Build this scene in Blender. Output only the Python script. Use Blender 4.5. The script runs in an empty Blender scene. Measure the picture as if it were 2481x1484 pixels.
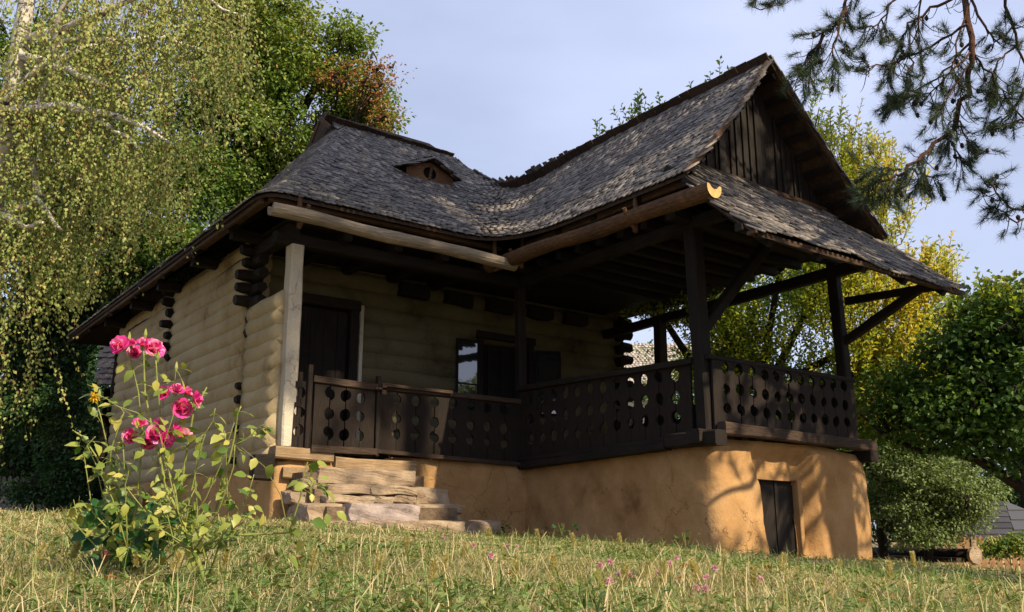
import bpy, bmesh, math, random
import numpy as np
from mathutils import Vector, Matrix

random.seed(7)
rng = np.random.default_rng(11)
R = math.radians
scene = bpy.context.scene
col = scene.collection

# ---------------------------------------------------------------- camera
F_PX, CX, CY = 2185.5, 1240.5, 742.0
AX = np.array([0.80105, -0.14103, 0.58173])
def _axes():
    a = np.array([4250 - CX, 1272 - CY, F_PX]); a /= np.linalg.norm(a)
    b = np.array([-440 - CX, 1272 - CY, F_PX]); b /= np.linalg.norm(b)
    c = np.cross(a, b); c = -c if c[1] > 0 else c
    return np.array([a, b, c])
RW = _axes()                                    # world = RW @ camera(x right, y down, z forward)
FWD = RW @ np.array([0, 0, 1.0])
def at(px, py, d):
    """a place in the world seen in that direction, d metres in front of the camera"""
    return (RW @ np.array([px - CX, py - CY, F_PX])) * (d / F_PX)
cam_d = bpy.data.cameras.new("camera")
cam_d.sensor_width = 36.0
cam_d.lens = 36.0 * F_PX / 2481.0
cam_d.clip_start = 0.05
cam_d.clip_end = 3000
cam = bpy.data.objects.new("camera", cam_d)
col.objects.link(cam)
mr, mu, mf = RW @ np.array([1, 0, 0]), RW @ np.array([0, -1, 0]), FWD
cam.matrix_world = Matrix(((mr[0], mu[0], -mf[0], 0), (mr[1], mu[1], -mf[1], 0), (mr[2], mu[2], -mf[2], 0), (0, 0, 0, 1)))
scene.camera = cam

# ---------------------------------------------------------------- light
SUN_AZ, SUN_EL = 171.0, 38.6                    # azimuth clockwise from +Y
SUN = Vector((math.sin(R(SUN_AZ)) * math.cos(R(SUN_EL)), math.cos(R(SUN_AZ)) * math.cos(R(SUN_EL)), math.sin(R(SUN_EL))))
world = bpy.data.worlds.new("World")
scene.world = world
world.use_nodes = True
wn, wl = world.node_tree.nodes, world.node_tree.links
for n in list(wn): wn.remove(n)
out = wn.new("ShaderNodeOutputWorld"); bg = wn.new("ShaderNodeBackground")
sky = wn.new("ShaderNodeTexSky"); sky.sky_type = 'NISHITA'; sky.sun_disc = False
sky.sun_elevation = R(SUN_EL); sky.sun_rotation = R(SUN_AZ)
sky.air_density = 1.0; sky.dust_density = 1.6; sky.ozone_density = 1.6
tc = wn.new("ShaderNodeTexCoord"); mp = wn.new("ShaderNodeMapping")
mp.inputs['Scale'].default_value = (0.7, 1.0, 2.2); mp.inputs['Rotation'].default_value = (0.15, 0.25, 0.6)
nz = wn.new("ShaderNodeTexNoise"); nz.inputs['Scale'].default_value = 1.6; nz.inputs['Detail'].default_value = 6; nz.inputs['Roughness'].default_value = 0.48
rp = wn.new("ShaderNodeValToRGB"); rp.color_ramp.elements[0].position = 0.34; rp.color_ramp.elements[1].position = 0.76
rp.color_ramp.elements[0].color = (0.36, 0.36, 0.36, 1); rp.color_ramp.elements[1].color = (0.78, 0.78, 0.78, 1)
mx = wn.new("ShaderNodeMixRGB"); mx.inputs[2].default_value = (9.0, 9.9, 13.3, 1)
wl.new(tc.outputs['Generated'], mp.inputs[0]); wl.new(mp.outputs[0], nz.inputs['Vector']); wl.new(nz.outputs[0], rp.inputs[0])
wl.new(rp.outputs[0], mx.inputs[0]); wl.new(sky.outputs[0], mx.inputs[1]); wl.new(mx.outputs[0], bg.inputs[0])
bg.inputs[1].default_value = 0.066
wl.new(bg.outputs[0], out.inputs[0])
sun_d = bpy.data.lights.new("sun", 'SUN'); sun_d.energy = 5.0; sun_d.angle = R(0.55); sun_d.color = (1.0, 0.84, 0.60)
sun_o = bpy.data.objects.new("sun", sun_d); col.objects.link(sun_o)
sun_o.rotation_euler = (-SUN).to_track_quat('-Z', 'Y').to_euler(); sun_o.location = (10, -30, 30)
scene.view_settings.view_transform = 'Standard'; scene.view_settings.look = 'None'
scene.view_settings.exposure = 0.65; scene.view_settings.gamma = 1.0
scene.cycles.max_bounces = 6; scene.cycles.diffuse_bounces = 3; scene.cycles.transmission_bounces = 4

# ---------------------------------------------------------------- materials
def new_mat(name):
    m = bpy.data.materials.new(name); m.use_nodes = True
    nt = m.node_tree
    return m, nt.nodes, nt.links, nt.nodes['Principled BSDF']
def ramp(n, stops):
    r = n.new("ShaderNodeValToRGB"); e = r.color_ramp.elements
    while len(e) < len(stops): e.new(0.5)
    for i, (p, c) in enumerate(stops):
        e[i].position = p; e[i].color = (*c, 1)
    return r
def noise(n, l, vec, scale, detail=5, rough=0.6):
    t = n.new("ShaderNodeTexNoise"); t.inputs['Scale'].default_value = scale
    t.inputs['Detail'].default_value = detail; t.inputs['Roughness'].default_value = rough
    if vec is not None: l.new(vec, t.inputs['Vector'])
    return t
def coords(n, l, scale=(1, 1, 1), kind='Object'):
    t = n.new("ShaderNodeTexCoord"); m = n.new("ShaderNodeMapping"); m.inputs['Scale'].default_value = scale
    l.new(t.outputs[kind], m.inputs[0]); return m.outputs[0]
def bump(n, l, b, h, strength, dist):
    k = n.new("ShaderNodeBump"); k.inputs['Strength'].default_value = strength; k.inputs['Distance'].default_value = dist
    l.new(h, k.inputs['Height']); l.new(k.outputs[0], b.inputs['Normal']); return k
def wood(name, dark, light, stretch, rough=0.75, gs=9.0, per_object=True):
    m, n, l, b = new_mat(name)
    v = coords(n, l, stretch)
    if per_object:
        oi = n.new("ShaderNodeObjectInfo"); ad = n.new("ShaderNodeVectorMath"); ad.operation = 'ADD'
        sc_ = n.new("ShaderNodeVectorMath"); sc_.operation = 'SCALE'; sc_.inputs[3].default_value = 37.0
        cb = n.new("ShaderNodeCombineXYZ")
        for i in range(3): l.new(oi.outputs['Random'], cb.inputs[i])
        l.new(cb.outputs[0], sc_.inputs[0]); l.new(v, ad.inputs[0]); l.new(sc_.outputs[0], ad.inputs[1]); v = ad.outputs[0]
    g = noise(n, l, v, gs, 8, 0.7)
    big = noise(n, l, coords(n, l, (1, 1, 1)), 1.7, 3, 0.5)
    ad2 = n.new("ShaderNodeMath"); ad2.operation = 'ADD'
    ml = n.new("ShaderNodeMath"); ml.operation = 'MULTIPLY'; ml.inputs[1].default_value = 0.5
    l.new(big.outputs[0], ml.inputs[0]); l.new(g.outputs[0], ad2.inputs[0]); l.new(ml.outputs[0], ad2.inputs[1])
    mid = tuple(d * 0.6 + t * 0.4 for d, t in zip(dark, light))
    r = ramp(n, [(0.5, dark), (0.78, mid), (0.97, light)])
    l.new(ad2.outputs[0], r.inputs[0]); l.new(r.outputs[0], b.inputs['Base Color'])
    b.inputs['Roughness'].default_value = rough; b.inputs['Specular IOR Level'].default_value = 0.25
    bump(n, l, b, g.outputs[0], 0.9, 0.012)
    return m
def simple(name, c1, c2, scale=6, rough=0.8, bs=0.5, bd=0.01, detail=6, spec=0.3):
    m, n, l, b = new_mat(name)
    t = noise(n, l, coords(n, l), scale, detail, 0.62)
    r = ramp(n, [(0.32, c1), (0.68, c2)]); l.new(t.outputs[0], r.inputs[0]); l.new(r.outputs[0], b.inputs['Base Color'])
    b.inputs['Roughness'].default_value = rough; b.inputs['Specular IOR Level'].default_value = spec
    t2 = noise(n, l, coords(n, l), scale * 5, 5, 0.7); bump(n, l, b, t2.outputs[0], bs, bd)
    return m
def plaster(name, stops, crack=True, bs=0.6, soot=None):
    m, n, l, b = new_mat(name)
    v = coords(n, l)
    a = noise(n, l, v, 1.5, 8, 0.65)
    r = ramp(n, stops); l.new(a.outputs[0], r.inputs[0]); c = r.outputs[0]
    g = noise(n, l, v, 45, 4, 0.7)
    mm = n.new("ShaderNodeMixRGB"); mm.blend_type = 'MULTIPLY'; mm.inputs[0].default_value = 0.35
    l.new(c, mm.inputs[1]); l.new(g.outputs[0], mm.inputs[2]); c = mm.outputs[0]
    fine = noise(n, l, v, 14, 6, 0.7)
    hgt = n.new("ShaderNodeMath"); hgt.operation = 'ADD'; l.new(fine.outputs[0], hgt.inputs[0])
    if crack:
        vo = n.new("ShaderNodeTexVoronoi"); vo.feature = 'DISTANCE_TO_EDGE'; vo.inputs['Scale'].default_value = 2.3
        wv = noise(n, l, v, 3.5, 4, 0.6); mv = n.new("ShaderNodeMixRGB"); mv.inputs[0].default_value = 0.35
        l.new(v, mv.inputs[1]); l.new(wv.outputs['Color'], mv.inputs[2]); l.new(mv.outputs[0], vo.inputs['Vector'])
        cr = ramp(n, [(0.0, (0.25, 0.25, 0.25)), (0.008, (1, 1, 1))]); l.new(vo.outputs[0], cr.inputs[0])
        msk = noise(n, l, v, 0.9, 3, 0.5); mr_ = ramp(n, [(0.50, (1, 1, 1)), (0.60, (0, 0, 0))]); l.new(msk.outputs[0], mr_.inputs[0])
        mxx = n.new("ShaderNodeMath"); mxx.operation = 'MAXIMUM'; l.new(cr.outputs[0], mxx.inputs[0]); l.new(mr_.outputs[0], mxx.inputs[1])
        m2 = n.new("ShaderNodeMixRGB"); m2.blend_type = 'MULTIPLY'; m2.inputs[0].default_value = 0.7
        l.new(c, m2.inputs[1]); l.new(mxx.outputs[0], m2.inputs[2]); c = m2.outputs[0]
        mu_ = n.new("ShaderNodeMath"); mu_.operation = 'MULTIPLY'; mu_.inputs[1].default_value = 0.6
        l.new(mxx.outputs[0], mu_.inputs[0]); l.new(mu_.outputs[0], hgt.inputs[1])
    l.new(c, b.inputs['Base Color']); b.inputs['Roughness'].default_value = 0.92; b.inputs['Specular IOR Level'].default_value = 0.12
    bump(n, l, b, hgt.outputs[0], bs, 0.02)
    return m
def foliage(name, stops, trans=0.35, rough=0.55):
    m, n, l, b = new_mat(name)
    a = n.new("ShaderNodeAttribute"); a.attribute_name = "Col"
    oi = n.new("ShaderNodeObjectInfo"); ad = n.new("ShaderNodeMath"); ad.operation = 'ADD'
    l.new(a.outputs['Fac'], ad.inputs[0]); ml = n.new("ShaderNodeMath"); ml.operation = 'MULTIPLY'; ml.inputs[1].default_value = 0.12
    l.new(oi.outputs['Random'], ml.inputs[0]); l.new(ml.outputs[0], ad.inputs[1])
    r = ramp(n, stops); l.new(ad.outputs[0], r.inputs[0])
    b.inputs['Roughness'].default_value = rough; b.inputs['Specular IOR Level'].default_value = 0.3
    l.new(r.outputs[0], b.inputs['Base Color'])
    tr = n.new("ShaderNodeBsdfTranslucent"); br = n.new("ShaderNodeMixRGB"); br.blend_type = 'MULTIPLY'; br.inputs[0].default_value = 1
    br.inputs[2].default_value = (1.25, 1.2, 0.5, 1); l.new(r.outputs[0], br.inputs[1]); l.new(br.outputs[0], tr.inputs[0])
    ms = n.new("ShaderNodeMixShader"); ms.inputs[0].default_value = trans
    o = n['Material Output']; l.new(b.outputs[0], ms.inputs[1]); l.new(tr.outputs[0], ms.inputs[2]); l.new(ms.outputs[0], o.inputs['Surface'])
    return m

M = {}
M['dark_x'] = wood('dark wood along x', (0.004, 0.003, 0.0025), (0.030, 0.020, 0.014), (0.6, 8, 8))
M['dark_y'] = wood('dark wood along y', (0.004, 0.003, 0.0025), (0.030, 0.020, 0.014), (8, 0.6, 8))
M['dark_z'] = wood('dark wood upright', (0.004, 0.003, 0.0025), (0.030, 0.020, 0.014), (8, 8, 0.6))
M['rail_z'] = wood('railing board wood', (0.005, 0.0035, 0.0025), (0.034, 0.020, 0.013), (9, 9, 0.7))
M['rail_x'] = wood('weathered rail wood', (0.012, 0.008, 0.005), (0.095, 0.058, 0.038), (0.7, 9, 9))
M['brown'] = wood('brown batten wood', (0.028, 0.015, 0.008), (0.14, 0.075, 0.038), (1, 1, 6))
M['dormer_brown'] = wood('reddish vent board', (0.05, 0.024, 0.012), (0.26, 0.13, 0.06), (0.8, 6, 6))
M['gutter_grey'] = wood('weathered grey log', (0.12, 0.095, 0.07), (0.48, 0.40, 0.31), (0.5, 8, 8))
M['gutter_brown'] = wood('barked brown log', (0.035, 0.018, 0.010), (0.19, 0.10, 0.048), (5, 1.2, 5))
M['fresh'] = simple('fresh cut wood', (0.5, 0.27, 0.09), (0.68, 0.42, 0.17), 12)
M['sill'] = wood('old sill timber', (0.16, 0.10, 0.05), (0.50, 0.36, 0.21), (0.5, 8, 8))
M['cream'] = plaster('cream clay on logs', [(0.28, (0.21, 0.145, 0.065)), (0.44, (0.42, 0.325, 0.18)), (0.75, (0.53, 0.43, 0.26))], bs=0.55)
M['cream_shaded'] = plaster('grimy clay with painted porch shade', [(0.28, (0.06, 0.05, 0.025)), (0.46, (0.13, 0.11, 0.062)), (0.75, (0.18, 0.155, 0.095))], bs=0.55)  # same clay as cream; grime plus the porch's shade put into the colour
M['white_post'] = plaster('whitewashed timber', [(0.30, (0.34, 0.28, 0.20)), (0.45, (0.56, 0.49, 0.38)), (0.75, (0.66, 0.60, 0.48))], bs=0.9)
M['orange'] = plaster('ochre clay', [(0.26, (0.22, 0.11, 0.042)), (0.42, (0.40, 0.225, 0.092)), (0.55, (0.48, 0.28, 0.12)), (0.78, (0.58, 0.38, 0.20))], bs=0.7)
M['stone_a'] = simple('tan sandstone', (0.23, 0.165, 0.11), (0.44, 0.34, 0.23), 5, 0.9, 1.0, 0.03)
M['stone_b'] = simple('grey violet stone', (0.20, 0.16, 0.15), (0.40, 0.33, 0.30), 6, 0.85, 0.9, 0.02)
M['stone_c'] = simple('brown stone', (0.19, 0.135, 0.09), (0.36, 0.27, 0.185), 4, 0.9, 0.9, 0.02)
M['black'] = simple('black unlit interior', (0.006, 0.005, 0.004), (0.012, 0.010, 0.008), 5)  # black colour stands in for the darkness inside the openings
M['under'] = wood('roof underside boards', (0.020, 0.012, 0.007), (0.085, 0.048, 0.027), (3, 3, 3), gs=5)
M['bark'] = simple('brown bark', (0.035, 0.024, 0.017), (0.12, 0.085, 0.06), 14, 0.95, 1, 0.03)
M['bark_dark'] = simple('dark bark', (0.018, 0.013, 0.010), (0.06, 0.045, 0.033), 14, 0.95, 1, 0.03)
M['bark_pine'] = simple('reddish pine bark', (0.05, 0.022, 0.012), (0.14, 0.065, 0.035), 20, 0.95, 1, 0.02)
M['far_plaster'] = simple('pale plaster', (0.5, 0.47, 0.42), (0.66, 0.62, 0.55), 3)
M['iron'] = simple('rusty iron', (0.03, 0.016, 0.010), (0.08, 0.04, 0.02), 30, 0.6)
def birch_bark():
    m, n, l, b = new_mat('white birch bark')
    t = noise(n, l, coords(n, l, (1, 1, 6)), 4, 5, 0.7)
    r = ramp(n, [(0.38, (0.05, 0.04, 0.035)), (0.47, (0.55, 0.5, 0.43)), (0.8, (0.72, 0.68, 0.6))])
    l.new(t.outputs[0], r.inputs[0]); l.new(r.outputs[0], b.inputs['Base Color']); b.inputs['Roughness'].default_value = 0.8
    return m
M['birch_bark'] = birch_bark()
def shingle_mat(name, stops, spec=0.45, rough=0.5):
    m, n, l, b = new_mat(name)
    a = n.new("ShaderNodeAttribute"); a.attribute_name = "Col"; oi = n.new("ShaderNodeObjectInfo")
    ad = n.new("ShaderNodeMath"); ad.operation = 'ADD'; fr = n.new("ShaderNodeMath"); fr.operation = 'FRACT'
    l.new(a.outputs['Fac'], ad.inputs[0]); l.new(oi.outputs['Random'], ad.inputs[1]); l.new(ad.outputs[0], fr.inputs[0])
    r = ramp(n, stops); l.new(fr.outputs[0], r.inputs[0])
    g = noise(n, l, coords(n, l, (22, 22, 22)), 2.2, 5, 0.7); gr = ramp(n, [(0.3, (0.55, 0.55, 0.55)), (0.7, (1.1, 1.08, 1.05))])
    l.new(g.outputs[0], gr.inputs[0]); mm = n.new("ShaderNodeMixRGB"); mm.blend_type = 'MULTIPLY'; mm.inputs[0].default_value = 1
    l.new(r.outputs[0], mm.inputs[1]); l.new(gr.outputs[0], mm.inputs[2]); l.new(mm.outputs[0], b.inputs['Base Color'])
    b.inputs['Roughness'].default_value = rough; b.inputs['Specular IOR Level'].default_value = spec
    bump(n, l, b, g.outputs[0], 0.6, 0.01)
    return m
M['shingle'] = shingle_mat('weathered shingle', [(0.0, (0.075, 0.065, 0.058)), (0.45, (0.13, 0.113, 0.102)), (0.8, (0.21, 0.184, 0.165)), (1.0, (0.34, 0.298, 0.255))])
M['shingle_pale'] = shingle_mat('sun bleached shingle', [(0.0, (0.30, 0.26, 0.23)), (1.0, (0.48, 0.43, 0.38))])
M['shingle_brown'] = shingle_mat('brown shingle', [(0.0, (0.13, 0.095, 0.07)), (1.0, (0.30, 0.22, 0.17))])
M['shingle_blue'] = shingle_mat('dark grey shingle', [(0.0, (0.035, 0.034, 0.038)), (1.0, (0.07, 0.07, 0.078))])
def glass_mat():
    m, n, l, b = new_mat('old window glass')
    b.inputs['Base Color'].default_value = (0.02, 0.025, 0.025, 1); b.inputs['Roughness'].default_value = 0.03
    b.inputs['Specular IOR Level'].default_value = 1.0; b.inputs['IOR'].default_value = 1.75
    t = noise(n, l, coords(n, l), 6, 2, 0.5); bump(n, l, b, t.outputs[0], 0.06, 0.01)
    return m
M['glass'] = glass_mat()
def ground_mat():
    m, n, l, b = new_mat('earth and thatch under the grass')
    a = noise(n, l, coords(n, l), 0.8, 6, 0.65); r = ramp(n, [(0.35, (0.075, 0.075, 0.025)), (0.55, (0.17, 0.135, 0.06)), (0.75, (0.12, 0.085, 0.045))])
    l.new(a.outputs[0], r.inputs[0]); l.new(r.outputs[0], b.inputs['Base Color']); b.inputs['Roughness'].default_value = 1
    g = noise(n, l, coords(n, l), 30, 5, 0.7); bump(n, l, b, g.outputs[0], 1, 0.03)
    return m
M['ground'] = ground_mat()
M['birch_leaf'] = foliage('birch leaves', [(0.0, (0.12, 0.175, 0.04)), (0.5, (0.27, 0.33, 0.09)), (0.8, (0.43, 0.41, 0.15)), (0.97, (0.38, 0.19, 0.075))], 0.35)
M['lime_leaf'] = foliage('lime leaves', [(0.0, (0.035, 0.095, 0.016)), (0.5, (0.13, 0.21, 0.035)), (0.8, (0.30, 0.33, 0.06)), (1.0, (0.28, 0.14, 0.035))], 0.3)
M['rust_leaf'] = foliage('rusty leaves', [(0.0, (0.26, 0.09, 0.035)), (1.0, (0.46, 0.23, 0.08))], 0.3)
M['cherry_leaf'] = foliage('cherry leaves turning', [(0.0, (0.09, 0.15, 0.03)), (0.35, (0.22, 0.22, 0.05)), (0.5, (0.34, 0.13, 0.05)), (1.0, (0.46, 0.22, 0.08))], 0.3)
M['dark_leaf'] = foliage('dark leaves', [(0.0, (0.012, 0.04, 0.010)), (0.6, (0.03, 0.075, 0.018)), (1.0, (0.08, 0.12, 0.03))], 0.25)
M['plum_leaf'] = foliage('yellowing leaves', [(0.0, (0.08, 0.17, 0.025)), (0.45, (0.26, 0.35, 0.045)), (0.75, (0.52, 0.50, 0.07)), (1.0, (0.72, 0.52, 0.10))], 0.45)
M['plum_green'] = foliage('green leaves of the fruit tree', [(0.0, (0.035, 0.10, 0.016)), (0.6, (0.10, 0.20, 0.03)), (0.85, (0.28, 0.33, 0.04)), (1.0, (0.5, 0.42, 0.05))], 0.45)
M['maple_leaf'] = foliage('maple leaves', [(0.0, (0.03, 0.085, 0.016)), (0.6, (0.09, 0.17, 0.03)), (0.85, (0.22, 0.27, 0.045)), (1.0, (0.42, 0.30, 0.04))], 0.35)
M['bush_leaf'] = foliage('pale bush leaves', [(0.0, (0.07, 0.13, 0.035)), (1.0, (0.18, 0.24, 0.09))], 0.3)
M['needle'] = foliage('pine needles', [(0.0, (0.022, 0.045, 0.028)), (0.7, (0.05, 0.085, 0.045)), (1.0, (0.09, 0.11, 0.04))], 0.15)
M['grass'] = foliage('grass blades', [(0.0, (0.06, 0.13, 0.025)), (0.38, (0.16, 0.22, 0.05)), (0.58, (0.36, 0.34, 0.15)), (1.0, (0.64, 0.51, 0.30))], 0.3, 0.6)
M['foxtail'] = foliage('foxtail seed heads', [(0.0, (0.34, 0.32, 0.13)), (1.0, (0.62, 0.54, 0.28))], 0.5, 0.8)
M['rose_leaf'] = foliage('rose leaves', [(0.0, (0.035, 0.11, 0.02)), (0.35, (0.10, 0.17, 0.03)), (0.75, (0.30, 0.33, 0.07)), (1.0, (0.48, 0.42, 0.10)), ], 0.35, 0.4)
M['rose_leaf_dark'] = foliage('broad green leaves', [(0.0, (0.015, 0.07, 0.02)), (0.7, (0.035, 0.12, 0.025)), (1.0, (0.12, 0.20, 0.04))], 0.3, 0.4)
M['clover_leaf'] = foliage('clover leaf green', [(0.0, (0.05, 0.11, 0.025)), (1.0, (0.20, 0.26, 0.08))], 0.3, 0.5)
M['rose_brown_leaf'] = simple('withered leaf', (0.12, 0.05, 0.035), (0.25, 0.11, 0.07), 30)
M['stem'] = simple('thorny green stem', (0.13, 0.17, 0.04), (0.30, 0.30, 0.08), 30, 0.6, 0.4, 0.003)
M['petal'] = foliage('pink petals', [(0.0, (0.58, 0.03, 0.24)), (0.5, (0.78, 0.07, 0.38)), (1.0, (0.88, 0.36, 0.62))], 0.35, 0.5)
M['petal_pale'] = foliage('pale pink petals', [(0.0, (0.75, 0.35, 0.48)), (1.0, (0.85, 0.60, 0.66))], 0.35, 0.5)
M['clover'] = foliage('clover pink', [(0.0, (0.55, 0.16, 0.33)), (1.0, (0.72, 0.40, 0.55))], 0.2, 0.6)
M['yellow'] = foliage('yellow petals', [(0.0, (0.75, 0.42, 0.01)), (1.0, (0.8, 0.55, 0.02))], 0.2, 0.5)
M['earth'] = simple('packed clay and grit', (0.10, 0.07, 0.045), (0.24, 0.17, 0.11), 9, 1, 1, 0.03)
M['picket'] = simple('orange brown picket', (0.24, 0.12, 0.055), (0.38, 0.21, 0.10), 8)
M['picket_grey'] = simple('grey picket', (0.09, 0.08, 0.075), (0.2, 0.18, 0.16), 8)

# ---------------------------------------------------------------- object helpers
LOC = {}
def put(o, parent=None):
    col.objects.link(o)
    if parent is not None:
        o.parent = parent
        o.matrix_parent_inverse = Matrix.Translation(-Vector(LOC.get(parent.name, (0, 0, 0))))
    return o
def tag(o, label=None, cat=None, group=None, kind=None):
    if label: o['label'] = label
    if cat: o['category'] = cat
    if group: o['group'] = group
    if kind: o['kind'] = kind
    return o
def thing(name, label, cat, loc, group=None):
    o = bpy.data.objects.new(name, None); o.empty_display_size = 0.2; o.location = loc
    col.objects.link(o); LOC[o.name] = tuple(loc)
    return tag(o, label, cat, group)
class MB:
    def __init__(s): s.v = []; s.f = []; s.c = []
    def add(s, vs, fs):
        k = len(s.v); s.v += [tuple(map(float, q)) for q in vs]; s.f += [tuple(i + k for i in f) for f in fs]; return s
    def frame(s, o, ax, ay, az, hx, hy, hz, jit=0.0):
        o, ax, ay, az = map(Vector, (o, ax, ay, az)); vs = []
        for a in (-1, 1):
            for b in (-1, 1):
                for c in (-1, 1):
                    vs.append(o + ax * (a * hx) + ay * (b * hy) + az * (c * hz) + Vector([random.uniform(-jit, jit) for _ in range(3)]))
        return s.add(vs, [(0, 1, 3, 2), (4, 6, 7, 5), (0, 4, 5, 1), (2, 3, 7, 6), (0, 2, 6, 4), (1, 5, 7, 3)])
    def box(s, x0, x1, y0, y1, z0, z1, jit=0.0):
        return s.frame(((x0 + x1) / 2, (y0 + y1) / 2, (z0 + z1) / 2), (1, 0, 0), (0, 1, 0), (0, 0, 1), abs(x1 - x0) / 2, abs(y1 - y0) / 2, abs(z1 - z0) / 2, jit)
    def beam(s, p0, p1, w, h, n=1, wob=0.0, up=(0, 0, 1)):
        """a squared timber, slightly irregular, in n lengths"""
        p0, p1 = Vector(p0), Vector(p1); d = (p1 - p0).normalized(); sd = d.cross(Vector(up)); sd.normalize(); u = sd.cross(d)
        k = len(s.v); c = 0.12 * min(w, h)
        for i in range(n + 1):
            q = p0.lerp(p1, i / n); ww = w / 2 * (1 + random.uniform(-wob, wob)); hh = h / 2 * (1 + random.uniform(-wob, wob))
            q = q + sd * random.uniform(-wob, wob) * w * 0.3 + u * random.uniform(-wob, wob) * h * 0.3
            for a, b in ((-ww + c, -hh), (ww - c, -hh), (ww, -hh + c), (ww, hh - c), (ww - c, hh), (-ww + c, hh), (-ww, hh - c), (-ww, -hh + c)):
                s.v.append(tuple(q + sd * a + u * b))
        for i in range(n):
            for j in range(8):
                a = k + i * 8 + j; b = k + i * 8 + (j + 1) % 8; s.f.append((a, b, b + 8, a + 8))
        s.f.append(tuple(k + j for j in range(7, -1, -1))); s.f.append(tuple(k + n * 8 + j for j in range(8)))
        return s
    def tube(s, pts, rad, sides=7, jit=0.0, cap=True, squash=1.0):
        pts = [Vector(p) for p in pts]; n = len(pts); k = len(s.v)
        if not hasattr(rad, '__len__'): rad = [rad] * n
        ref = None
        for i, p in enumerate(pts):
            d = (pts[min(i + 1, n - 1)] - pts[max(i - 1, 0)])
            d = d.normalized() if d.length > 1e-9 else Vector((0, 0, 1))
            if ref is None: ref = Vector((0, 0, 1)) if abs(d.z) < 0.9 else Vector((1, 0, 0))
            a = d.cross(ref).normalized(); b = a.cross(d).normalized(); ref = b
            for j in range(sides):
                t = 2 * math.pi * j / sides; r = rad[i] * (1 + random.uniform(-jit, jit))
                s.v.append(tuple(p + a * (math.cos(t) * r * squash) + b * (math.sin(t) * r)))
        for i in range(n - 1):
            for j in range(sides):
                a = k + i * sides + j; b = k + i * sides + (j + 1) % sides; s.f.append((a, b, b + sides, a + sides))
        if cap:
            s.f.append(tuple(k + j for j in range(sides - 1, -1, -1))); s.f.append(tuple(k + (n - 1) * sides + j for j in range(sides)))
        return s
    def build(s, name, mat, parent=None, smooth=False, bevel=0.0):
        me = bpy.data.meshes.new(name); me.from_pydata(s.v, [], s.f); me.update()
        bm = bmesh.new(); bm.from_mesh(me); bmesh.ops.recalc_face_normals(bm, faces=bm.faces); bm.to_mesh(me); bm.free()
        me.materials.append(M[mat] if isinstance(mat, str) else mat)
        if smooth: me.polygons.foreach_set('use_smooth', [True] * len(me.polygons))
        o = bpy.data.objects.new(name, me); put(o, parent)
        if bevel:
            b = o.modifiers.new('b', 'BEVEL'); b.width = bevel; b.segments = 2; b.limit_method = 'ANGLE'
        return o
def big_mesh(name, V, Fq, mat, parent=None, colr=None, smooth=False):
    """numpy mesh: V (n,3), Fq (m,k) with k = 3 or 4; colr per vertex in 0..1"""
    me = bpy.data.meshes.new(name); k = Fq.shape[1]
    me.vertices.add(len(V)); me.vertices.foreach_set('co', np.ascontiguousarray(V, np.float32).ravel())
    me.loops.add(Fq.size); me.loops.foreach_set('vertex_index', np.ascontiguousarray(Fq, np.int32).ravel())
    me.polygons.add(len(Fq)); me.polygons.foreach_set('loop_start', np.arange(0, Fq.size, k, dtype=np.int32))
    me.polygons.foreach_set('loop_total', np.full(len(Fq), k, np.int32))
    if smooth: me.polygons.foreach_set('use_smooth', np.ones(len(Fq), bool))
    me.update(calc_edges=True)
    if colr is not None:
        at_ = me.color_attributes.new("Col", 'FLOAT_COLOR', 'POINT'); cc = np.ones((len(V), 4), np.float32); cc[:, :3] = np.asarray(colr)[:, None]
        at_.data.foreach_set('color', cc.ravel())
    me.materials.append(M[mat] if isinstance(mat, str) else mat)
    o = bpy.data.objects.new(name, me); return put(o, parent)
def inst(name, me, mw, parent=None):
    o = bpy.data.objects.new(name, me); put(o, parent); o.matrix_basis = mw; return o
def copy_tree(o, delta):
    c = o.copy(); col.objects.link(c); c.location = Vector(o.location) + Vector(delta)
    for ch in o.children:
        d = ch.copy(); col.objects.link(d); d.parent = c
        for g in ch.children:
            e = g.copy(); col.objects.link(e); e.parent = d
    return c

# ---------------------------------------------------------------- ground
def gz(x, y):
    x = np.asarray(x, float); y = np.asarray(y, float)
    ye = 9.8 - np.logaddexp(0, (9.8 - y) / 1.2) * 1.2
    ye = np.maximum(ye, -14)
    xe = 34 - np.logaddexp(0, (34 - x) / 3.0) * 3.0
    z = -0.28 - 0.066 * np.logaddexp(0, xe - 2.5) + 0.0415 * ye
    z = z + 0.02 * np.sin(1.3 * x + .4) * np.cos(1.1 * y) + 0.012 * np.sin(3.1 * x + 2 * y) + 0.15 * np.sin(.05 * x) * np.sin(.06 * y + 1)
    return z
def gz1(x, y): return float(gz(x, y))
xs = np.concatenate([np.linspace(-400, -22, 30), np.linspace(-20, 45, 240), np.linspace(47, 420, 34)])
ys = np.concatenate([np.linspace(-300, -12, 24), np.linspace(-10, 45, 220), np.linspace(47, 460, 34)])
GX, GY = np.meshgrid(xs, ys, indexing='ij'); GZ = gz(GX, GY)
V = np.stack([GX.ravel(), GY.ravel(), GZ.ravel()], 1); ny = len(ys)
I, J = np.meshgrid(np.arange(len(xs) - 1), np.arange(ny - 1), indexing='ij'); a = (I * ny + J).ravel()
tag(big_mesh('ground', V, np.stack([a, a + ny, a + ny + 1, a + 1], 1), 'ground', smooth=True), kind='structure')

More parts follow.
